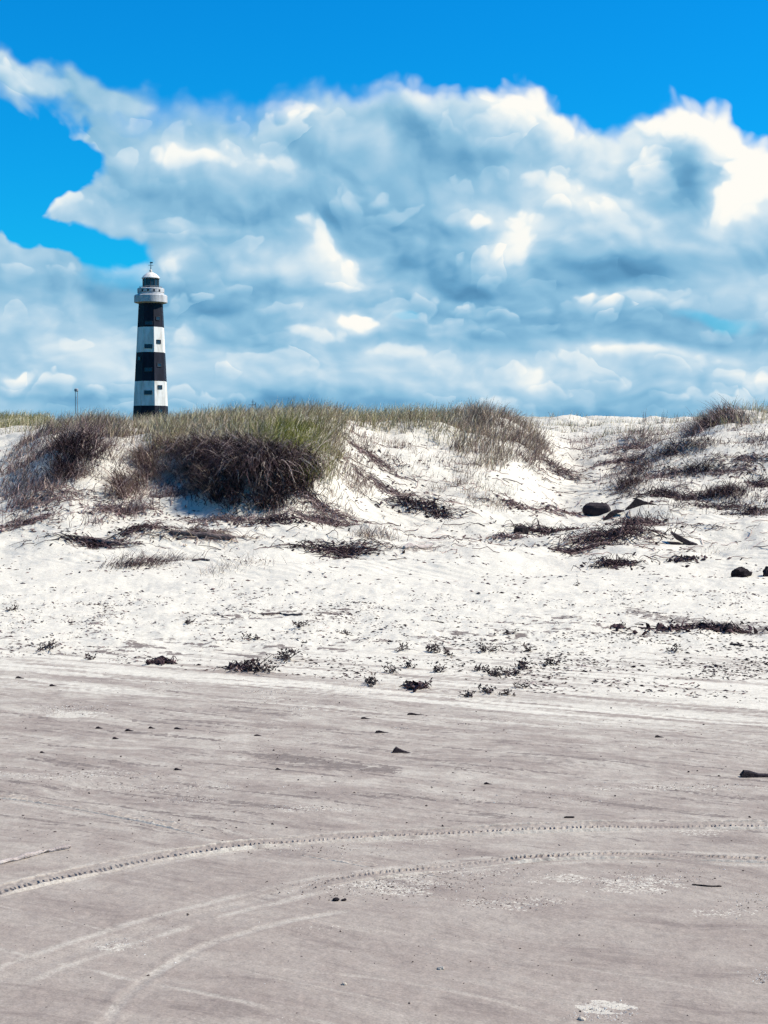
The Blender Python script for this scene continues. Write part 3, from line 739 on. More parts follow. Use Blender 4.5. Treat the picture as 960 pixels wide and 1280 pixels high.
fc = tufty(scatter(face_poly, 22.3, 27.5, 1150, .6, 251, -.18), .07, 6); n = len(fc)
pxf, pyf = proj(fc[:, 0], fc[:, 1], fc[:, 2])
dk = sstep(540, 590, pyf)*np.exp(-((pxf-325)/72)**4)  # stem colours darkened where the overhang's shade falls
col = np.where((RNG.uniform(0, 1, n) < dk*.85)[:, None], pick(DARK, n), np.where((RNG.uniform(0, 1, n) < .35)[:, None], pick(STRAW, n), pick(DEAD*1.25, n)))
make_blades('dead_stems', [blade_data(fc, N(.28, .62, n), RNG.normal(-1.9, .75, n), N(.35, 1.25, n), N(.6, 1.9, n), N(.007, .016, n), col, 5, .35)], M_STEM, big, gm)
# thatch hanging over the hollow
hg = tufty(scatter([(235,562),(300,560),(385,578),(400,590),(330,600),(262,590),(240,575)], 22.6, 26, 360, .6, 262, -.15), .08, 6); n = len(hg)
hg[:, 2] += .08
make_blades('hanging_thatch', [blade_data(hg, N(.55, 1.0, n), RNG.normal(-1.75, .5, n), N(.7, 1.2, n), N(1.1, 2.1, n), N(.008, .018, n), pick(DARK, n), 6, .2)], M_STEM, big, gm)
hs = hg[RNG.integers(0, len(hg), 900)]; n = len(hs)
make_blades('pale_runners', [blade_data(hs, N(.5, .9, n), RNG.normal(-1.5, .8, n), N(.5, 1.3, n), N(.5, 2.6, n), N(.010, .019, n), pick(np.array([(.36,.29,.26),(.46,.38,.32),(.26,.19,.18)]), n), 6, .4)], M_STEM, big, gm)

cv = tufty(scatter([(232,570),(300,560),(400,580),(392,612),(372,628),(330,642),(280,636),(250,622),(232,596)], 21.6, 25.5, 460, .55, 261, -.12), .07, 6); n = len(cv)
make_blades('dark_core', [blade_data(cv, N(.16, .42, n), RNG.normal(-1.6, 1.1, n), N(.2, 1.3, n), N(.3, 1.8, n), N(.010, .020, n), pick(DARK*.8, n), 4, .3)], M_STEM, big, gm)  # dark stems put in so the hollow under the overhang looks shaded

# -- left mound
lp = [(-10,600),(20,560),(60,528),(100,520),(135,522),(150,545),(128,575),(112,590),(95,606),(60,628),(20,640),(-10,645)]
lf = tufty(scatter(lp, 22.2, 28.8, 820, .7, 201, -.18), .08, 6); n = len(lf); DM = np.concatenate([DEAD*1.2, DEAD, STRAW[:2]])
gl = ctr(lf); lm = empty('scrub_mound', gl); tag(lm, 'mound of purplish dead grass stems at the far left, left of the lighthouse', 'dune grass')
make_blades('dead_stems', [blade_data(lf, N(.20, .50, n), RNG.normal(.3, 1.1, n), N(.15, 1.2, n), N(.3, 1.6, n), N(.007, .014, n), pick(DM, n), 5, .35)], M_STEM, lm, gl)
lt = tufty(scatter([(40,545),(62,524),(110,512),(155,514),(160,535),(110,540)], 24, 29.5, 260), .06, 6); n = len(lt)
make_blades('green_blades', [blade_data(lt, N(.2, .42, n), RNG.normal(0, 1., n), N(.05, .7, n), N(.2, 1.5, n), N(.006, .011, n), np.where((RNG.uniform(0, 1, n) < .5)[:, None], pick(STRAW, n), pick(OLIVE, n)), 4)], M_BLADE, lm, gl)
ll = tufty(scatter([(70,560),(110,548),(128,570),(95,600),(60,600)], 23, 27, 260), .08, 6); n = len(ll)
make_blades('dark_core', [blade_data(ll, N(.3, .6, n), RNG.normal(-1.5, 1.0, n), N(.3, 1.2, n), N(.6, 1.8, n), N(.008, .016, n), pick(DARK, n), 5, .3)], M_STEM, lm, gl)

# -- hump in the middle
mp = [(425,525),(455,512),(520,512),(575,508),(600,505),(640,515),(668,540),(688,566),(662,578),(640,572),(618,590),(590,580),(560,560),(520,545),(470,540)]
mf = tufty(scatter(mp, 27.5, 34.8, 1250, 1.0, 203, -.42), .07, 6); n = len(mf)
gh = ctr(mf); hm = empty('grass_hump', gh); tag(hm, 'olive and straw dune grass covering the rounded hump right of the big mound', 'dune grass')
pxm, pym = proj(mf[:, 0], mf[:, 1], mf[:, 2])
c1 = (RNG.uniform(0, 1, n) < sstep(640, 480, pxm)*.75+.1)[:, None]
make_blades('grass_blades', [blade_data(mf, N(.22, .50, n), RNG.normal(.1, 1.3, n), N(.05, .6, n), N(.2, 1.4, n), N(.008, .014, n), np.where(c1, pick(OLIVE, n), pick(STRAW, n)), 4)], M_BLADE, hm, gh)
md = tufty(scatter([(590,520),(640,520),(690,566),(665,582),(640,572),(618,596),(585,585),(560,560)], 28.5, 34, 190, .8, 204, -.1), .08, 6); n = len(md)
make_blades('dead_stems', [blade_data(md, N(.22, .5, n), RNG.normal(-.6, 1.2, n), N(.3, 1.1, n), N(.3, 1.6, n), N(.009, .016, n), pick(DEAD, n), 4, .3)], M_STEM, hm, gh)
tb = tufty(P(600, 524, 30)[0:3]*np.ones((60, 1)) if False else np.array([P(598, 528, 30)])*np.ones((70, 1)), .16, 6); n = len(tb)
make_blades('dense_tuft', [blade_data(tb, N(.25, .55, n), N(0, 6.28, n), N(.0, .5, n), N(.1, 1.0, n), N(.009, .015, n), pick(STRAW, n), 4)], M_BLADE, hm, gh)

# -- grass nobody could count: thin cover on the slopes, the flat top and the far ridge
def cover(name, parts_, label, cat='grass'):
    ds = []
    for (poly, y0, y1, n_, patch, seed, thr, per, clump, Lr, pal, th, cu, wr) in parts_:
        p = tufty(scatter(poly, y0, y1, n_, patch, seed, thr), clump, per); n = len(p)
        ds.append(blade_data(p, N(*Lr, n), RNG.normal(.1, 1.4, n), N(0, th, n), N(.1, cu, n), N(*wr, n), pick(pal, n), 4, .3))
    o = make_blades(name, ds, M_BLADE); tag(o, label, cat, kind='stuff'); return o
MIXG = np.concatenate([OLIVE, STRAW]); MIXD = np.concatenate([STRAW, DEAD])
cover('slope_grass', [
    ([(128,530),(200,518),(262,520),(232,545),(196,560),(160,545),(140,560)], 24.5, 30, 330, .5, 211, -.1, 7, .05, (.16, .40), MIXG, .5, 1.2, (.006, .011)),
    ([(140,540),(215,545),(190,590),(150,600),(120,600)], 22.5, 28, 90, .5, 212, .0, 9, .09, (.14, .34), MIXD, .8, 1.5, (.006, .012)),
    ([(200,590),(240,598),(262,640),(200,640),(130,648),(150,610)], 21.8, 26, 110, .4, 213, -.1, 8, .10, (.14, .34), DEAD, 1.2, 1.5, (.007, .014)),
    ([(0,600),(110,600),(150,625),(120,660),(60,655),(0,670)], 20.5, 25, 120, .5, 214, -.05, 7, .10, (.12, .30), DEAD, 1.3, 1.4, (.007, .014)),
    ([(395,540),(440,530),(470,560),(450,620),(390,640),(400,590)], 22, 30, 120, .5, 215, -.1, 8, .09, (.14, .34), MIXD, .9, 1.5, (.007, .013)),
    ([(450,545),(560,560),(620,600),(640,600),(610,620),(540,600),(470,585)], 24, 31, 95, .45, 216, -.02, 7, .08, (.12, .30), MIXD, .8, 1.4, (.007, .012)),
    ([(560,580),(640,590),(650,640),(560,640)], 23, 29, 26, .5, 217, .0, 9, .08, (.12, .28), STRAW, .7, 1.4, (.006, .010)),
    ([(330,640),(420,600),(440,640),(400,660),(340,655)], 20.8, 24.5, 50, .5, 218, -.1, 9, .09, (.12, .28), DEAD, 1.2, 1.4, (.007, .013)),
    ([(700,545),(800,530),(965,530),(965,650),(860,640),(760,615),(735,580)], 23, 38, 420, .8, 219, -.05, 8, .14, (.12, .30), DEAD, 1.4, 1.2, (.008, .014)),
    ], 'thin dry grass scattered over the sandy dune slopes')
cover('crest_grass', [
    ([(660,510),(960,505),(970,545),(860,555),(800,560),(690,545)], 33, 62, 520, 2.2, 221, -.15, 6, .12, (.14, .34), MIXG, .5, 1.2, (.009, .016)),
    ([(425,520),(690,520),(690,545),(425,540)], 32, 70, 380, 2.2, 222, -.2, 6, .12, (.14, .36), MIXG, .5, 1.2, (.010, .018)),
    ([(-60,505),(260,505),(260,545),(-60,545)], 29.5, 44, 500, 1.2, 223, -.1, 6, .10, (.14, .40), MIXG, .5, 1.2, (.008, .014)),
    ([(860,508),(975,500),(975,540),(900,540)], 32.5, 42, 170, .9, 224, -.2, 7, .10, (.20, .46), MIXG, .5, 1.2, (.009, .014)),
    ], 'sparse straw grass along the flat dune top')
cover('far_ridge_grass', [([(-140,510),(62,510),(62,537),(-140,537)], 52, 79, 4200, 6.0, 231, -.9, 6, .15, (.26, .50), np.concatenate([OLIVE, GREEN[:1]]), .5, 1.1, (.014, .026))], 'olive grass covering the far dune ridge at the left edge')

# -- crest bush at the right
def bush(name, spots, label, pal, L, w, lean, cat='shrub', group=None, core=None):
    ps = []
    for (px, py, ymin, n_, sx, sy) in spots:
        x, y, z = P(px, py, ymin); q = np.stack([RNG.normal(x, sx, n_), RNG.normal(y, sy, n_), np.zeros(n_)], 1); q[:, 2] = ground(q[:, 0], q[:, 1])-.02; ps.append(q)
    p = np.concatenate(ps); n = len(p); c = ctr(p)
    o = make_blades(name, [blade_data(p, N(*L, n), RNG.normal(lean[0], lean[1], n), N(lean[2], lean[3], n), N(.3, 1.9, n), N(*w, n), pick(pal, n), 5, .35)], M_STEM, None, c)
    return tag(o, label, cat, group)
bush('dead_bush', [(890,532,30,420,.16,.25),(905,526,30,520,.22,.3),(920,522,30,260,.18,.3),(872,540,30,160,.15,.2)], 'dark arching bush on the dune crest near the right edge', DEAD, (.3, .62), (.010, .018), (2.8, .8, .3, 1.2))
bush('dead_bush', [(788,604,24,420,.16,.2),(795,590,24,380,.20,.25),(780,612,24,160,.12,.15),(805,578,24,200,.2,.2)], 'dark purple dead bush just right of the bright sand path', np.concatenate([DEAD, DARK]), (.18, .42), (.009, .016), (-1.7, 1.0, .4, 1.3))
bush('dead_bush', [(905,617,22,420,.15,.15),(918,612,22,300,.13,.15),(893,618,22,160,.12,.1)], 'tangled dark root ball of dead twigs low on the right slope', np.concatenate([DARK, DEAD[:2]]), (.16, .34), (.009, .015), (1.2, 1.9, .2, 1.2))
bush('dead_bush', [(866,588,26,380,.22,.16),(880,584,26,120,.2,.12)], 'small dark heap of dead stems above the root ball', DARK, (.14, .32), (.010, .016), (-1.7, 1.3, .4, 1.3))
bush('dead_bush', [(851,563,28,420,.42,.25),(835,567,28,260,.2,.2),(868,555,28,240,.3,.2)], 'long dark bush half buried in the middle of the right slope', np.concatenate([DARK, DEAD]), (.16, .38), (.010, .017), (-1.6, 1.0, .5, 1.3))
bush('dead_bush', [(880,571,27,280,.55,.16),(905,570,27,120,.4,.12)], 'flat dark drift of stems stretching right below the half buried bush', np.concatenate([DARK, DEAD]), (.14, .34), (.010, .016), (-.2, .7, .9, 1.45))
bush('dead_bush', [(805,548,30,240,.32,.25),(795,554,30,160,.3,.2)], 'upright dark tuft on the flat ground above the sand path', DEAD, (.14, .40), (.009, .016), (.8, 1.4, .1, 1.0))
bush('dead_bush', [(750,550,33,130,.8,.35),(730,556,33,70,.4,.2)], 'low dark creeping growth at the head of the sand path', DEAD, (.14, .34), (.010, .016), (3.0, .8, .7, 1.4))
bush('dead_bush', [(945,553,28,130,.3,.2),(955,550,28,90,.3,.2)], 'small purple brown bush by the right edge below the crest', DEAD, (.14, .32), (.009, .016), (-1.7, 1.2, .5, 1.3))
bush('dead_bush', [(676,572,28,200,.3,.25),(660,582,28,120,.2,.2),(690,580,28,90,.2,.2)], 'ragged dead bush at the lower right end of the grassy hump', DEAD, (.16, .40), (.009, .016), (-.8, 1.0, .4, 1.3))
bush('dead_shrub', [(172,706,17,420,.20,.14),(192,702,17,380,.24,.16),(155,708,17,160,.12,.08),(215,700,17,90,.14,.12)], 'dark wiry shrub lying on the white sand below the left slope', np.concatenate([DARK, DEAD]), (.12, .30), (.006, .011), (.1, .9, .4, 1.35))
bush('dry_tuft', [(468,672,18,130,.16,.12),(455,672,18,70,.10,.1),(480,670,18,50,.10,.1)], 'upright twiggy tuft at the foot of the big mound', MIXD, (.12, .30), (.006, .010), (1.2, 1.8, .05, .7))
bush('dry_tuft', [(288,712,16,75,.18,.12),(305,704,16,75,.2,.15),(270,718,16,40,.1,.1)], 'sparse spidery straw tuft on bare sand right of the wiry shrub', MIXD, (.10, .28), (.004, .007), (1.4, 2.0, .1, 1.1))
bush('dry_tuft', [(438,610,21,160,.14,.12)], 'small brown tuft right of the big mound base', MIXD, (.12, .28), (.007, .011), (.8, 1.8, .2, 1.0))
bush('dry_tuft', [(545,612,21,70,.16,.15)], 'small tuft in the middle of the white slope', MIXD, (.12, .28), (.006, .010), (1.2, 1.8, .1, .8))
bush('dry_tuft', [(602,628,21,60,.14,.12)], 'lone tuft low on the slope below the grassy hump', MIXD, (.12, .30), (.006, .010), (1.2, 1.8, .1, .8))
bush('dry_tuft', [(578,604,21,70,.16,.15)], 'pale tuft halfway down the slope of the grassy hump', MIXD, (.12, .28), (.006, .010), (1.2, 1.8, .1, .8))
bush('dry_tuft', [(893,692,17,45,.2,.1)], 'thin pale tuft above the black lump at right', STRAW, (.08, .2), (.004, .007), (1.2, 1.8, .1, 1.1))
bush('dry_tuft', [(275,735,15,12,.12,.1)], 'few thin stalks standing below the spidery straw tuft', DEAD, (.10, .26), (.004, .006), (1.4, 1.8, .05, .5))
# seed stalks standing against the sky
for (px, py, ymin, h, lab) in [(828,528,33,.38,'dark spiky stalk standing on the skyline right of centre'),(735,530,38,.34,'thin leafless stalk on the skyline above the sand path'),(513,527,30,.32,'short stalk on the hump left of the dense tuft'),(806,528,36,.5,'very thin bare stalk left of the spiky stalk'),(905,520,33,.4,'thin stalk rising out of the crest bush')]:
    x, y, z = P(px, py, ymin); n = 9
    p = np.stack([RNG.normal(x, .03, n), RNG.normal(y, .03, n), np.full(n, z-.02)], 1)
    tag(make_blades('seed_stalk', [blade_data(p, N(h*.5, h*1.3, n), N(0, 6.28, n), N(0, .25, n), N(-.1, .4, n), N(.010, .018, n), pick(DEAD, n), 4)], M_STEM, None, (x, y, z)), lab, 'stalk', 'stalks on the skyline')
# ------------------------------------------------------------------ drift mats, wood, stones, sprigs
def tubes_data(paths, rads, col, n=3):
    """paths (M,K,3) rads (M,K)"""
    M, K, _ = paths.shape
    d = np.gradient(paths, axis=1); d /= np.linalg.norm(d, axis=2, keepdims=True)+1e-9
    up = np.array([.13, .21, .97]); a = np.cross(d, up); a /= np.linalg.norm(a, axis=2, keepdims=True)+1e-9; b_ = np.cross(d, a)
    V = np.zeros((M, K, n, 3))
    for k in range(n):
        t_ = 2*math.pi*k/n; V[:, :, k] = paths+(a*math.cos(t_)+b_*math.sin(t_))*rads[..., None]
    base = (np.arange(M)*K*n)[:, None]; fs = []
    for i in range(K-1):
        for k in range(n):
            k2 = (k+1) % n; fs.append(base+np.array([i*n+k, i*n+k2, (i+1)*n+k2, (i+1)*n+k]))
    return V.reshape(-1, 3), np.repeat(col, K*n, 0), np.concatenate(fs)
def runners(c, n, ext, ang, spread, L, r, arch, pal, K=6, wander=.35):
    """n stems trailing over the sand around c; ext = (along, across) spread in m"""
    ca, sa = math.cos(ang), math.sin(ang)
    u_ = RNG.standard_t(4, n)*ext[0]; v_ = RNG.standard_t(4, n)*ext[1]
    x = c[0]+u_*ca-v_*sa; y = c[1]+u_*sa+v_*ca
    h = RNG.normal(ang, spread, n)+np.where(RNG.uniform(0, 1, n) < .5, 0, math.pi)
    Ls = N(*L, n); X_ = np.zeros((n, K)); Y_ = np.zeros((n, K))
    for k in range(K):
        X_[:, k] = x; Y_[:, k] = y; x = x+np.cos(h)*Ls/K; y = y+np.sin(h)*Ls/K; h = h+RNG.normal(0, wander, n)
    t_ = np.linspace(0, 1, K)[None]; A = np.abs(RNG.normal(0, arch, n))[:, None]
    Z_ = ground(X_, Y_)+np.sin(t_*np.pi)*A*RNG.uniform(.4, 1, (n, K))+.004
    R = N(*r, n)[:, None]*(1-.6*t_)*np.ones((n, K))
    return tubes_data(np.stack([X_, Y_, Z_], -1), R, pick(pal, n))
def flakes_data(x, y, size, col, tilt=.5, asp=(.25, .7), lift=0.0, thick=.35, along=None):
    """small bent wedges lying on the sand: 4-sided shards with a raised ridge"""
    n = len(x); z = ground(x, y)+lift; h = N(0, 6.28, n) if along is None else RNG.normal(-.40, along, n); s = np.broadcast_to(size, n); w = s*N(*asp, n); t_ = s*thick*N(.3, 1, n)
    ax = np.stack([np.cos(h), np.sin(h), RNG.normal(0, tilt, n)*.6], 1); bx = np.stack([-np.sin(h), np.cos(h), RNG.normal(0, tilt, n)*.6], 1)
    c = np.stack([x, y, z+t_*.25], 1); up = np.array([0, 0, 1.0])
    V = np.stack([c-ax*s[:, None]/2, c-bx*w[:, None]/2+ax*(s*RNG.normal(0, .15, n))[:, None], c+ax*s[:, None]/2, c+bx*w[:, None]/2+ax*(s*RNG.normal(0, .15, n))[:, None],
                  c+up*t_[:, None], c-up*(t_*.6)[:, None]], 1)
    base = (np.arange(n)*6)[:, None]
    F = np.concatenate([base+np.array(f)[None] for f in [(0,1,4),(1,2,4),(2,3,4),(3,0,4),(1,0,5),(2,1,5),(3,2,5),(0,3,5)]])
    return V.reshape(-1, 3), np.repeat(col, 6, 0), F
def tri(F): return np.concatenate([F[:, [0, 1, 2]], F[:, [0, 2, 3]]]) if F.shape[1] == 4 else F
def joined(name, datas, m, loc=None, parent=None, smooth=False):
    Vs, Cs, Fs = [], [], []; o = 0
    for V, C, F in datas: Vs.append(V); Cs.append(C); Fs.append(tri(F)+o); o += len(V)
    return mesh_np(name, np.concatenate(Vs), np.concatenate(Fs), [m], {'tint': np.concatenate(Cs)}, smooth, parent, loc)
M_CHIP = plant_mat('weathered_bits', .9)

def mat_of(px, py, w, h, rot, n, label, pal=DARK, ymin=16, L=(.15, .45), arch=.06, r=(.003, .0085), name='drift_mat', cat='plant debris', fl=60):
    """a matted heap of dead stems: w,h = half extents in photo pixels, rot = slope of its long axis"""
    x, y, z = P(px, py, ymin); sx = w/FPX*y; sy = max(.10, h/FPX*y*2.2)
    a = math.radians(rot); n = int(n*.95)
    ds = [runners((x, y), n, (sx*.5, sy*.42), a, .55, L, r, arch, np.concatenate([pal, pal, DEAD[:3]]))]
    k = int(fl); fx = x+RNG.standard_t(3, k)*sx*.6; fy = y+RNG.standard_t(3, k)*sy*.6
    ds.append(flakes_data(fx, fy, N(.03, .10, k), pick(pal, k), .9, lift=.01))
    return tag(joined(name, ds, M_CHIP, (x, y, z)), label, cat)
MATS = [
 (770,668,62,13,28,420,'large dark mat of dead roots below the oval rock',DARK,20,(.2,.6),.09),
 (800,655,26,12,30,200,'upper end of the root mat with stems sticking up',DARK,20,(.15,.5),.12),
 (728,688,36,8,20,150,'frayed lower left tail of the root mat',DARK,18,(.15,.45),.04),
 (682,666,38,8,12,230,'curved dark strip of stems left of the root mat',DARK,18,(.15,.45),.07),
 (630,672,22,6,0,70,'thin litter of stems left of the curved strip',DEAD,18,(.1,.3),.04),
 (768,706,24,7,25,130,'small dark mat directly below the large root mat',DARK,17,(.12,.34),.06),
 (848,622,50,9,-6,330,'long dark mat of stems left of the root ball',DARK,22,(.15,.45),.08),
 (900,636,38,6,-5,120,'trailing stems under the root ball',DARK,21,(.15,.4),.05),
 (945,640,24,6,15,110,'dark stems at the right edge below the root ball',DARK,20,(.15,.4),.05),
 (950,608,16,7,10,110,'dark tangle at the right edge beside the root ball',DARK,22,(.15,.35),.08),
 (858,700,22,3,-5,40,'thin flat stems above the grey sand patch',DARK,17,(.1,.3),.02),
 (848,640,0.1,.1,0,2,'',DARK,20,(.1,.2),.02),
 (520,632,34,5,-22,120,'bowed dark root on the bare slope right of the big mound',DARK,20,(.2,.6),.10),
 (548,645,18,6,-40,60,'ring of dark twigs at the end of the bowed root',DARK,20,(.12,.3),.08),
 (425,690,46,12,8,330,'heap of dark rubble and stems below the right side of the big mound',DARK,18,(.12,.4),.05),
 (408,654,36,6,-8,240,'purplish mat of stems at the right foot of the big mound',DEAD,20,(.15,.4),.05),
 (395,630,44,5,-6,120,'long thin stems trailing right from the big mound',DEAD,21,(.3,.8),.05),
 (60,622,44,14,25,230,'scattered dead stems under the left mound',DEAD,20,(.15,.4),.05),
 (30,655,34,10,12,120,'thin dark stems at the left edge on white sand',DEAD,18,(.12,.4),.03),
 (150,640,38,8,30,220,'diagonal drift of grey stems between the two left mounds',DEAD,20,(.15,.4),.06),
 (178,660,32,7,30,150,'lower drift of dark stems above the wiry shrub',DARK,19,(.12,.4),.06),
 (230,615,36,12,25,230,'tangled stems on the slope left of the dark hollow',DEAD,21,(.15,.4),.06),
 (290,650,52,9,-3,240,'leafy litter under the front of the big mound',DEAD,20,(.12,.35),.06),
 (345,650,30,7,12,120,'broken stems at the lip of the dark hollow',DARK,20,(.12,.35),.06),
 (120,682,36,5,-8,210,'flat dark driftwood tangle left of the wiry shrub',DARK,18,(.2,.5),.04),
 (830,595,40,7,10,140,'thin stems on the slope between the two dark bushes',DEAD,24,(.15,.4),.05),
 (800,560,52,8,8,220,'broad mat of purple stems above the dark path side bush',DEAD,26,(.2,.5),.07),
 (900,592,40,6,-12,140,'sparse dark stems right of the small dead heap',DEAD,25,(.15,.4),.05),
 (935,575,34,7,-14,150,'stems strewn over the upper right slope',DEAD,26,(.15,.4),.05),
 (770,578,34,7,20,170,'stems creeping from the path side bush towards the path head',DEAD,26,(.2,.5),.06),
 (700,590,30,7,-30,120,'scattered stems on the left bank of the sand path',DEAD,25,(.15,.4),.05),
 (646,632,34,8,20,90,'faint stem litter on the slope left of the path',DEAD,21,(.15,.4),.04),
 (700,640,30,9,30,90,'fine stems beside the oval rock',DEAD,20,(.12,.35),.03),
 (480,610,46,8,-20,150,'thin brown stems on the upper white slope',DEAD,22,(.15,.4),.04),
 (470,575,44,9,-25,170,'patchy stems below the crest between the mound and the hump',DEAD,24,(.15,.4),.05),
 (905,788,20,5,-10,120,'dark twiggy heap on the grey sand patch at right',DARK,12,(.08,.25),.04),
 (840,786,60,5,-9,70,'thin dark line of litter across the grey sand patch',DARK,12,(.06,.2),.01),
 (780,716,0.1,.1,0,2,'',DARK,16,(.1,.2),.01),
]
for (px, py, w, h, rot, n, lab, pal, ymin, L, arch) in MATS:
    if lab: mat_of(px, py, w, h, rot, n, lab, pal, ymin, L, arch)

# -- stones, boards, drift logs
def rock_mat(name, c1, c2):
    m, t, b = mat(name, .85, .2); geo = t.n.new('ShaderNodeNewGeometry').outputs['Position']
    t.l.new(t.mix(t.rng(t.noise(geo, 7, 5, .65), .35, .65), c1, c2), b.inputs['Base Color'])
    t.l.new(t.bump(t.noise(geo, 30, 5, .65), .7, .03), b.inputs['Normal']); return m
M_ROCK = rock_mat('dark_rock', (.018, .012, .016), (.034, .024, .028)); M_BLACK_LUMP = rock_mat('black_peat', (.008, .005, .007), (.022, .014, .017))
M_WOOD = rock_mat('weathered_wood', (.06, .042, .042), (.15, .115, .105)); M_PALEWOOD = rock_mat('pale_wood', (.30, .25, .23), (.42, .37, .34)); M_SHELL = rock_mat('shell', (.42, .37, .31), (.32, .27, .22))
def lump(name, px, py, wpx, hpx, label, m, cat='stone', ymin=5, seed=0, depth=.7, sink=.25, rotz=0., sharp=.3, group=None):
    x, y, z = P(px, py, ymin); w = wpx/FPX*y/2; h = hpx/FPX*y
    bm = MB(); nu, nv = 22, 12; vs = []; fs = []
    r = np.random.default_rng(seed+int(px))
    pl = r.normal(0, 1, (9, 3)); pl /= np.linalg.norm(pl, axis=1)[:, None]; pd = r.uniform(.62, .95, 9)
    for j in range(nv+1):
        for i in range(nu):
            th = math.pi*j/nv; ph = 2*math.pi*i/nu
            d = np.array([math.sin(th)*math.cos(ph), math.sin(th)*math.sin(ph), math.cos(th)])
            k_ = 1.0
            dots = pl@d
            for q in range(9):
                if dots[q] > .1: k_ = min(k_, pd[q]/dots[q])      # faceted
            k_ *= 1+sharp*.25*float(gn(d[0]*2.3+seed, d[1]*2.3+d[2]*1.7, 5))
            c_, s_ = math.cos(rotz), math.sin(rotz)
            X_, Y_ = d[0]*k_*w, d[1]*k_*w*depth
            vs.append((X_*c_-Y_*s_, X_*s_+Y_*c_, d[2]*k_*h*.62+h*(.5-sink)))
    for j in range(nv):
        for i in range(nu):
            i2 = (i+1) % nu; fs.append((j*nu+i, (j+1)*nu+i, (j+1)*nu+i2, j*nu+i2))
    bm.add(vs, fs); o = bm.build(name, m); o.location = (x, y, z)
    o.data.polygons.foreach_set('use_smooth', [True]*len(o.data.polygons)); o.data.set_sharp_from_angle(angle=math.radians(28))
    return tag(o, label, cat, group)
lump('rock', 746, 642, 36, 19, 'smooth oval dark rock on white sand beside the sand path', M_ROCK, 'rock', 18, 3, .6, .28, -.2, .1)
lump('peat_lump', 927, 721, 28, 14, 'angular black lump on white sand near the right edge', M_BLACK_LUMP, 'lump', 15, 4, .7, .3, .3, .9)
lump('peat_lump', 961, 720, 16, 15, 'black lump cut off by the right edge', M_BLACK_LUMP, 'lump', 15, 8, .7, .3, .1, .9)
lump('peat_lump', 651, 667, 20, 14, 'rounded dark lump at the left end of the curved strip of stems', M_BLACK_LUMP, 'lump', 17, 11, .8, .3, 0, .6)
mat_of(203, 829, 9, 1.2, 0, 70, 'small dark mound of stems alone on the open beach', DARK, 8, (.05, .14), .03, (.003, .007), name='stem_clump', fl=24)
mat_of(302, 837, 10, 1.4, 0, 90, 'dark clump at the root of the creeping plant left of centre', DARK, 8, (.05, .16), .04, (.003, .007), name='stem_clump', fl=30)
mat_of(519, 860, 9, 1.0, 0, 60, 'flat dark clump right of the leafy sprig in the middle of the beach', DARK, 8, (.05, .14), .025, (.003, .007), name='stem_clump', fl=20)
lump('peat_lump', 911, 789, 14, 9, 'dark clod in the twiggy heap on the grey patch', M_BLACK_LUMP, 'lump', 10, 10, .8, .3, .5, .8)
lump('pebble', 420, 1126, 9, 5, 'dark pebble left of a pair on the near beach', M_BLACK_LUMP, 'pebble', 4, 21, .8, .3); lump('pebble', 430, 1127, 7, 4, 'dark pebble right of a pair on the near beach', M_BLACK_LUMP, 'pebble', 4, 22, .8, .3)
lump('shell', 551, 1213, 9, 5, 'white oval shell on bare sand near the bottom', M_SHELL, 'shell', 4, 23, .8, .3); lump('shell', 727, 1276, 11, 5, 'white shell beside the shell grit patch at the bottom', M_SHELL, 'shell', 4, 24, .8, .3)
lump('shell', 430, 1233, 7, 4, 'small white shell left of centre near the bottom', M_SHELL, 'shell', 4, 25, .8, .3)

def shard(name, pts, th, label, m, cat='driftwood', ymin=16, up=0.0):
    """a flat-sided piece of wood: outline in photo pixels standing on the sand at the depth of its lowest point"""
    bx, by_ = max(pts, key=lambda p: p[1]); x, y, z = P(bx, by_, ymin)
    n = len(pts); vs = []
    for s_ in (0, 1):
        for k_, (px, py) in enumerate(pts):
            lean = (by_-py)/FPX*y*.35
            vs.append(((px-CX)/FPX*y, y+lean+s_*th*(1-.25*(k_ % 2)), EYE+(HY-py)/FPX*y+s_*th*.15))
    fs = [tuple(range(n)), tuple(range(n, 2*n))[::-1]]+[(k, k+n, (k+1) % n+n, (k+1) % n) for k in range(n)]
    b_ = MB(); b_.add(vs, fs); o = b_.build(name, m, None, False, (x, y, z)); return tag(o, label, cat)
shard('driftwood_piece', [(778,641),(789,631),(797,623),(806,627),(822,631),(808,632),(797,635),(788,641)], .06, 'jagged dark driftwood just right of the oval rock', M_BLACK_LUMP)
shard('driftwood_piece', [(753,652),(764,641),(772,638),(782,639),(770,643),(760,650)], .10, 'small pointed driftwood below the oval rock', M_BLACK_LUMP)
shard('driftwood_piece', [(840,667),(846,668),(856,674),(864,678),(873,681),(862,682),(852,678),(845,674)], .10, 'dark board lying tilted right of the root mat', M_BLACK_LUMP)
shard('driftwood_piece', [(835,678),(850,679),(857,682),(842,682)], .08, 'thin board end under the tilted dark board', M_BLACK_LUMP)
shard('driftwood_piece', [(926,971),(931,965),(938,966),(950,969),(966,970),(966,972),(940,973)], .03, 'pointed dark driftwood fragment at the right edge on damp sand', M_BLACK_LUMP, ymin=5)
shard('peat_wedge', [(490,942),(492,938),(495,935),(499,937),(506,940),(514,942)], .02, 'lone wedge shaped dark clod on damp sand', M_BLACK_LUMP, 'lump', 5)
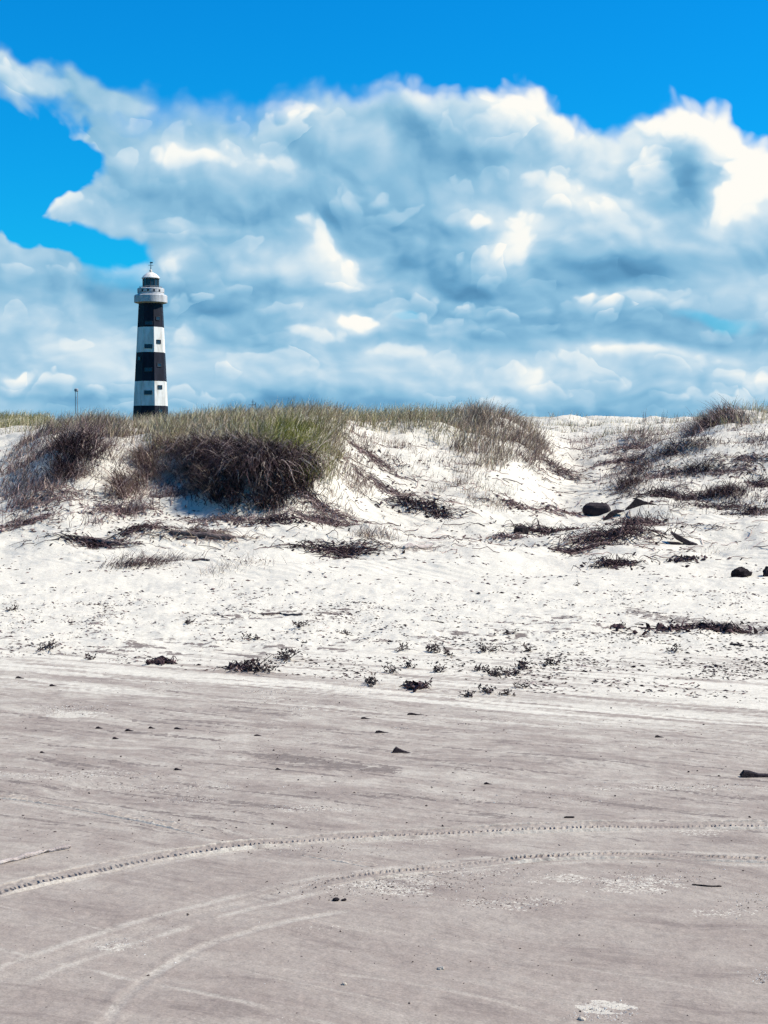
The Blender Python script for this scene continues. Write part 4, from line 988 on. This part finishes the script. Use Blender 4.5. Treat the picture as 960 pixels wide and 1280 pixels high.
def log(pts, rad, label, m, ymin=16, name='driftwood_log', cat='driftwood', n=9, lift=.5):
    out = []
    for (px, py) in pts:
        x, y, z = P(px, py, ymin); out.append(Vector((x, y, z)))
    y0 = sum(p.y for p in out)/len(out)
    path = []
    for i in range(len(out)-1):
        for k_ in range(5):
            p = out[i].lerp(out[i+1], k_/5); path.append(p)
    path.append(out[-1])
    for i, p in enumerate(path): p.z = float(ground(np.array([p.x]), np.array([p.y]))[0])+rad*lift+rad*.3*float(gn(i*.7, px*.1, 3))
    R = [rad*(.75+.3*float(gn(i*.5, px*.13, 4)))*(1 if 0 < i < len(path)-1 else .6) for i in range(len(path))]
    b_ = MB(); b_.tube(path, R, n); c = path[0]
    return tag(b_.build(name, m, None, True, tuple(c)), label, cat)
log([(214,668),(245,672),(275,674),(292,675)], .055, 'weathered log half buried under straw below the big mound', M_WOOD, 17)
mat_of(250, 668, 46, 6, -3, 260, 'straw lying over the half buried log', MIXD, 17, (.15, .45), .06, (.003, .007), name='straw_heap')
log([(98,676),(115,677),(135,681),(152,682)], .045, 'dark crooked driftwood branch on the left white sand', M_WOOD, 17)
log([(505,686),(540,683)], .05, 'pale grey plank end on a grey sand patch', M_PALEWOOD, 17, lift=.3)
log([(240,702),(252,701),(262,701)], .02, 'thin short stick right of the wiry shrub', M_WOOD, 16)
log([(-20,1086),(20,1076),(60,1066),(88,1061)], .013, 'pale sand ridge like a half buried stick at the left edge near the tyre tracks', M_PALEWOOD, 4, name='stick', cat='stick')  # raised sand along a gouge, built as a wooden stick
log([(865,1108),(885,1110),(902,1109)], .004, 'thin dark twig on the near beach at right', M_BLACK_LUMP, 4, name='stick', cat='stick')
log([(705,1023),(718,1023)], .006, 'short dark twig above the long tyre track', M_BLACK_LUMP, 4, name='stick', cat='stick')
log([(912,806),(930,808)], .012, 'short dark stick below the twiggy heap at right', M_BLACK_LUMP, 10, name='stick', cat='stick')
log([(326,769),(350,768),(378,769)], .014, 'thin dark stick on the littered sand in the middle left', M_WOOD, 12, name='stick', cat='stick')
for k_, (px, py, w) in enumerate([(120,909,9),(157,912,10),(186,909,8),(218,910,12),(318,919,14),(141,922,8),(50,940,7),(345,961,8),(218,961,10),(606,979,10),(452,897,12),(510,892,20),(470,914,16),(20,846,10),(62,856,10),(820,920,10)]):
    o = shard('mud_flake', [(px-1,py+2),(px,py+.2),(px+w*.25,py-.2),(px+w*.6,py+1.2),(px+w,py+2.2)], .012, 'small dark flake of dried mud on damp sand, one of many alike', M_BLACK_LUMP, 'mud flake', 5); o['group'] = 'mud flakes on the damp sand'

# -- creeping beach plants
def sprig(px, py, wpx, label, nb=5, ymin=8, group=None, h=1.0):
    x, y, z = P(px, py, ymin); W_ = wpx/FPX*y; ds = []
    for b_ in range(nb):
        K = 7; a = RNG.normal(0.0, .6)+(0 if RNG.uniform() < .6 else math.pi); hx = x+RNG.normal(0, W_*.12); hy = y+RNG.normal(0, W_*.2); pth = []
        L = W_*RNG.uniform(.25, .6); rise = RNG.uniform(.05, .6)*h
        for k_ in range(K):
            t_ = k_/(K-1); pth.append((hx, hy, float(ground(np.array([hx]), np.array([hy]))[0])+L*rise*t_**.8+.004)); hx += math.cos(a)*L/K*(1-rise*.35); hy += math.sin(a)*L/K; a += RNG.normal(0, .4)
        pth = np.array(pth); ds.append(tubes_data(pth[None], np.linspace(.005, .002, K)[None], pick(DARK, 1)))
        m_ = int(8+L*28); k2 = RNG.integers(1, K, m_); q = pth[k2]+RNG.normal(0, .012, (m_, 3))
        ds.append(leaf_data(q, N(.016, .038, m_), pick(np.array([(.05,.035,.036),(.09,.07,.062),(.03,.02,.024),(.14,.115,.10)]), m_)))
    return tag(joined('beach_sprig', ds, M_CHIP, (x, y, z)), label, 'beach plant', group)
def leaf_data(p, s, col):
    n = len(p); h = N(0, 6.28, n); e = N(-.3, 1.2, n); ax = np.stack([np.cos(h)*np.cos(e), np.sin(h)*np.cos(e), np.sin(e)], 1); bx = np.cross(ax, RNG.normal(0, 1, (n, 3))); bx /= np.linalg.norm(bx, axis=1)[:, None]+1e-9
    nn = np.cross(ax, bx); s = s[:, None]
    V = np.stack([p, p+ax*s*.5-bx*s*.24+nn*s*.05, p+ax*s, p+ax*s*.5+bx*s*.24+nn*s*.05, p+ax*s*.5-nn*s*.08], 1)
    base = (np.arange(n)*5)[:, None]; F = np.concatenate([base+np.array(f)[None] for f in [(0,1,4),(1,2,4),(2,3,4),(3,0,4),(0,3,1),(1,3,2)]])
    return V.reshape(-1, 3), np.repeat(col, 5, 0), F
SPR = [(325,836,58,'creeping leafy plant trailing right from the dark root clump left of centre',14),(355,822,50,'feathery creeping stems above the clump rooted plant',10),(318,797,26,'small leafy sprig in the littered band left of centre',5),
 (465,853,34,'leafy sprig with a dark base in the middle of the beach',8),(487,838,26,'small sprig just above the leafy sprig with a dark base',5),(512,832,18,'tiny twig plant left of the flat clump',4),(521,858,24,'low sprig growing on the flat dark clump',5),
 (549,838,26,'forked sprig in the centre of the beach',5),(588,868,18,'small pointed sprig at the lower edge of the white sand',4),(612,864,24,'low sprig right of the pointed sprig',5),(634,866,22,'rightmost sprig of the lowest row',4),
 (617,842,30,'bushy sprig right of centre with a tall stem',8),(600,836,20,'thin sprig left of the tall stemmed one',4),(640,840,26,'sprig right of the tall stemmed one',6),(655,832,36,'wide leafy sprig right of centre',8),(688,828,28,'leafy sprig at the right end of the plant row',6),
 (608,812,34,'leafy sprig at the top of the plant row',7),(540,812,30,'dark leafy sprig above the forked sprig',7),(560,816,20,'tiny sprig beside the dark leafy one',4),(660,812,24,'small sprig above the wide leafy one',4),
 (775,781,14,'tiny lone sprig on bare white sand',3),(842,813,26,'small low sprig right of the plant row',4),(60,808,44,'row of low dark leaves near the left edge',8),(14,760,22,'small dark sprig at the left edge',5),(115,822,20,'tiny low sprig left of the lone dark mound',4),
 (435,790,24,'small sprig in the litter of the middle',4),(375,780,22,'tiny sprig below the thin dark stick',4),(235,775,22,'small sprig in the litter at left',4),(650,857,20,'tiny sprig between the lowest row and the wide leafy one',3),
 (500,812,24,'thin low sprig left of the dark leafy one',4),(720,730,16,'tiny sprig on bare sand below the small dark mat',3),(640,790,16,'tiny lone sprig above the top of the plant row',3)]
for (px, py, w, lab, nb) in SPR: sprig(px, py+3, w, lab, nb)

# -- uncountable litter
def litter_pts(poly, y0, y1, n, patch, seed, thr):
    return scatter(poly, y0, y1, n, patch, seed, thr)
ds = []
for (poly, y0, y1, n_, patch, seed, thr, sz) in [
    ([(-220,745),(1180,735),(1180,880),(700,868),(430,850),(0,822),(-220,812)], 9.5, 19, 7600, .8, 301, .06, (.008, .050)),
    ([(0,750),(480,745),(480,800),(0,800)], 10, 17, 900, .6, 302, .05, (.015, .05)),
    ([(480,790),(970,790),(970,850),(480,850)], 9.5, 15, 1500, .7, 303, .0, (.012, .045)),
    ([(-220,830),(1180,870),(1180,1080),(-220,1080)], 6, 11.5, 620, 1.2, 304, .0, (.006, .018)),
    ([(-220,640),(1180,600),(1180,740),(-220,745)], 16, 25, 1850, .9, 305, .0, (.02, .08)),
    ([(430,530),(1180,530),(1180,640),(430,640)], 22, 45, 2000, 1.0, 306, -.05, (.03, .11)),
    ([(-10,540),(430,540),(430,650),(-10,670)], 20, 29, 1500, .8, 307, -.05, (.03, .10)),
    ([(780,760),(960,770),(960,800),(860,790)], 12, 16, 260, .5, 308, -.3, (.012, .04))]:
    p = litter_pts(poly, y0, y1, n_, patch, seed, thr); n = len(p)
    ds.append(flakes_data(p[:, 0], p[:, 1], RNG.uniform(sz[0], sz[1], n)*RNG.uniform(.5, 1.2, n), pick(DARK if sz[1] < .05 else np.concatenate([DARK, DEAD]), n), .4, (.10, .42), 0, .22, .5))
p = scatter([(430,525),(970,520),(970,700),(560,700),(430,640)], 19, 45, 650, 1.0, 309, -.05)
for q in (p,):
    n = len(q); K = 5; h = RNG.normal(.1, .7, n); X_ = np.zeros((n, K)); Y_ = np.zeros((n, K)); x, y = q[:, 0].copy(), q[:, 1].copy(); L = N(.15, .55, n)
    for k_ in range(K): X_[:, k_] = x; Y_[:, k_] = y; x = x+np.cos(h)*L/K; y = y+np.sin(h)*L/K; h = h+RNG.normal(0, .4, n)
    Z_ = ground(X_, Y_)+.006+np.abs(RNG.normal(0, .02, (n, K))); ds.append(tubes_data(np.stack([X_, Y_, Z_], -1), N(.003, .008, n)[:, None]*np.ones((n, K)), pick(DEAD, n)))
tag(joined('beach_litter', ds, M_CHIP), 'dark flecks and broken stems strewn over the sand', 'litter', kind='stuff')
# grit: white shell bits and dark grains on the damp beach
ds = []
WHT = np.array([(.44, .41, .37), (.36, .32, .29), (.50, .47, .43)]); GRN = np.array([(.05, .035, .035), (.09, .065, .06), (.03, .02, .022)])
for (px, py, rx, ry, nw, nd) in [(90,893,50,5,420,130),(750,1264,44,11,420,30),(170,1180,34,5,90,5),(480,1108,110,14,260,420),(640,1128,60,9,160,160),(560,1095,120,14,200,260),(385,1012,60,3,110,60),(60,972,150,5,240,140),(200,985,120,5,200,90),
      (800,1100,90,14,220,160),(930,1130,50,14,90,70),(330,872,26,3,60,25),(370,893,24,2,50,20),(840,985,130,4,180,90),(955,1222,12,8,120,20),(235,1000,40,4,90,50),(400,1062,100,8,80,120),(680,1000,160,6,130,60),(480,1180,480,60,60,110),(480,980,480,60,120,220),(210,862,40,3,50,20),(440,868,50,6,90,20),(500,915,14,2,40,5)]:
    for n, pal, sz in ((nw, WHT, (.003, .009)), (nd, GRN, (.003, .010))):
        qx = RNG.normal(px, rx*.55, n); qy = RNG.normal(py, ry*.6, n); qy = np.maximum(qy, 845); yw = EYE*FPX/(qy-HY); xw = (qx-CX)/FPX*yw
        ds.append(flakes_data(xw, yw, N(*sz, n)*RNG.choice([.5, .7, 1.0], n)*(.55+.1*yw), pick(pal, n, .12), .3, (.35, .9), 0, .32))
for (y0_, y1_, n, sz) in [(1050, 1270, 50, (.003, .013)), (1050, 1270, 110, (.002, .006)), (880, 1060, 120, (.006, .020))]:
    qx = N(-10, 970, n); qy = N(y0_, y1_, n); yw = EYE*FPX/(qy-HY); ds.append(flakes_data((qx-CX)/FPX*yw, yw, N(*sz, n), pick(GRN*.7, n, .12), .3, (.4, .8), 0, .4))
tag(joined('shell_grit', ds, M_CHIP), 'white shell grit and dark grains scattered on the damp beach', 'grit', kind='stuff')

# ------------------------------------------------------------------ tyre tracks: pressed tread standing in the sand
def track(path, width, label, h=.008, dens=1.0, tread=.036, y_to=None, m=None, skip=0.0):
    seg = np.diff(path, axis=0); Ls = np.hypot(seg[:, 0], seg[:, 1]); S = np.concatenate([[0], np.cumsum(Ls)]); tot = S[-1]
    st = .006; s = np.arange(0, tot, st); cx = np.interp(s, S, path[:, 0]); cy = np.interp(s, S, path[:, 1])
    tx = np.gradient(cx); ty = np.gradient(cy); l = np.hypot(tx, ty); tx /= l; ty /= l
    prof = np.array([-.72, -.56, -.50, -.42, -.30, -.16, 0, .16, .30, .42, .50, .56, .72])*width
    X_ = cx[:, None]-ty[:, None]*prof[None]; Y_ = cy[:, None]+tx[:, None]*prof[None]
    G = ground(X_, Y_); w = width
    fade = np.clip(sstep(0, .4, s)*sstep(tot, tot-.4, s), 0, 1)*(.55+.45*np.clip(.5+fbm(s/.5, s*0+3, 3, 9), 0, 1.3))
    ph = (s/tread+.7*fbm(s/.09, s*0+5, 2, 14))[:, None]
    a = np.abs(prof[None])/w
    lug = ((ph+a*1.1+np.where(prof[None] > 0, .5, 0)) % 1.0 < .5)*1.0
    lug = np.where(prof[None] < -.05*w, lug, .55)*(a < .45)
    H = np.where(a > .7, -.004, np.where(a > .53, h*.9, np.where(a > .46, h*1.15, .0015+lug*h*.75)))
    H = H+.0035*fbm(X_/.03, Y_/.03, 2, 77)*(a < .6)
    gap = sstep(-.25, .05, fbm(s/.9, s*0, 3, 12)+.35-skip)
    H = np.where(a > .7, H, H*fade[:, None]*gap[:, None]-.003*(1-gap[:, None]*np.clip(fade*3, 0, 1)[:, None]))
    V = np.stack([X_, Y_, G+H], -1); n0, n1 = X_.shape; ii = (np.arange(n0-1)[:, None]*n1+np.arange(n1-1)[None]).ravel(); F = np.stack([ii, ii+n1, ii+n1+1, ii+1], 1)
    z = np.zeros(n0*n1)
    pale = (np.where(a > .46, .55, .05)*np.ones_like(X_)).ravel()*np.repeat(fade, n1)
    o = mesh_np('tyre_track', V.reshape(-1, 3), F, [SAND], {'dry': z, 'stain_shade': (np.where((a < .45) & (lug < .5), .75, np.where(a < .45, .25, 0))*np.clip(.55+.9*fbm(s/.25, s*0+8, 3, 15), 0, 1)[:, None]*np.ones_like(X_)).ravel(), 'pale': z, 'trace': pale, 'bounce_cut': z}, False)  # gaps between the lugs tinted dark, groove shade put into the colour
    return tag(o, label, 'tyre track', 'tyre tracks pressed into the damp sand')
track(TR_A, .105, 'longest tyre track sweeping from the lower left to the right edge', .010, tread=.024)
track(TR_B[:int(len(TR_B)*.62)], .075, 'shorter curved tyre track just below the longest one', .008, skip=.12, tread=.022)
track(TR_C, .065, 'dotted tyre track running in from the left edge above the longest one', .0045, skip=-.6, tread=.030)
track(TR_C2, .05, 'faint broken tyre track through the gritty sand in the middle', .003, skip=.2)
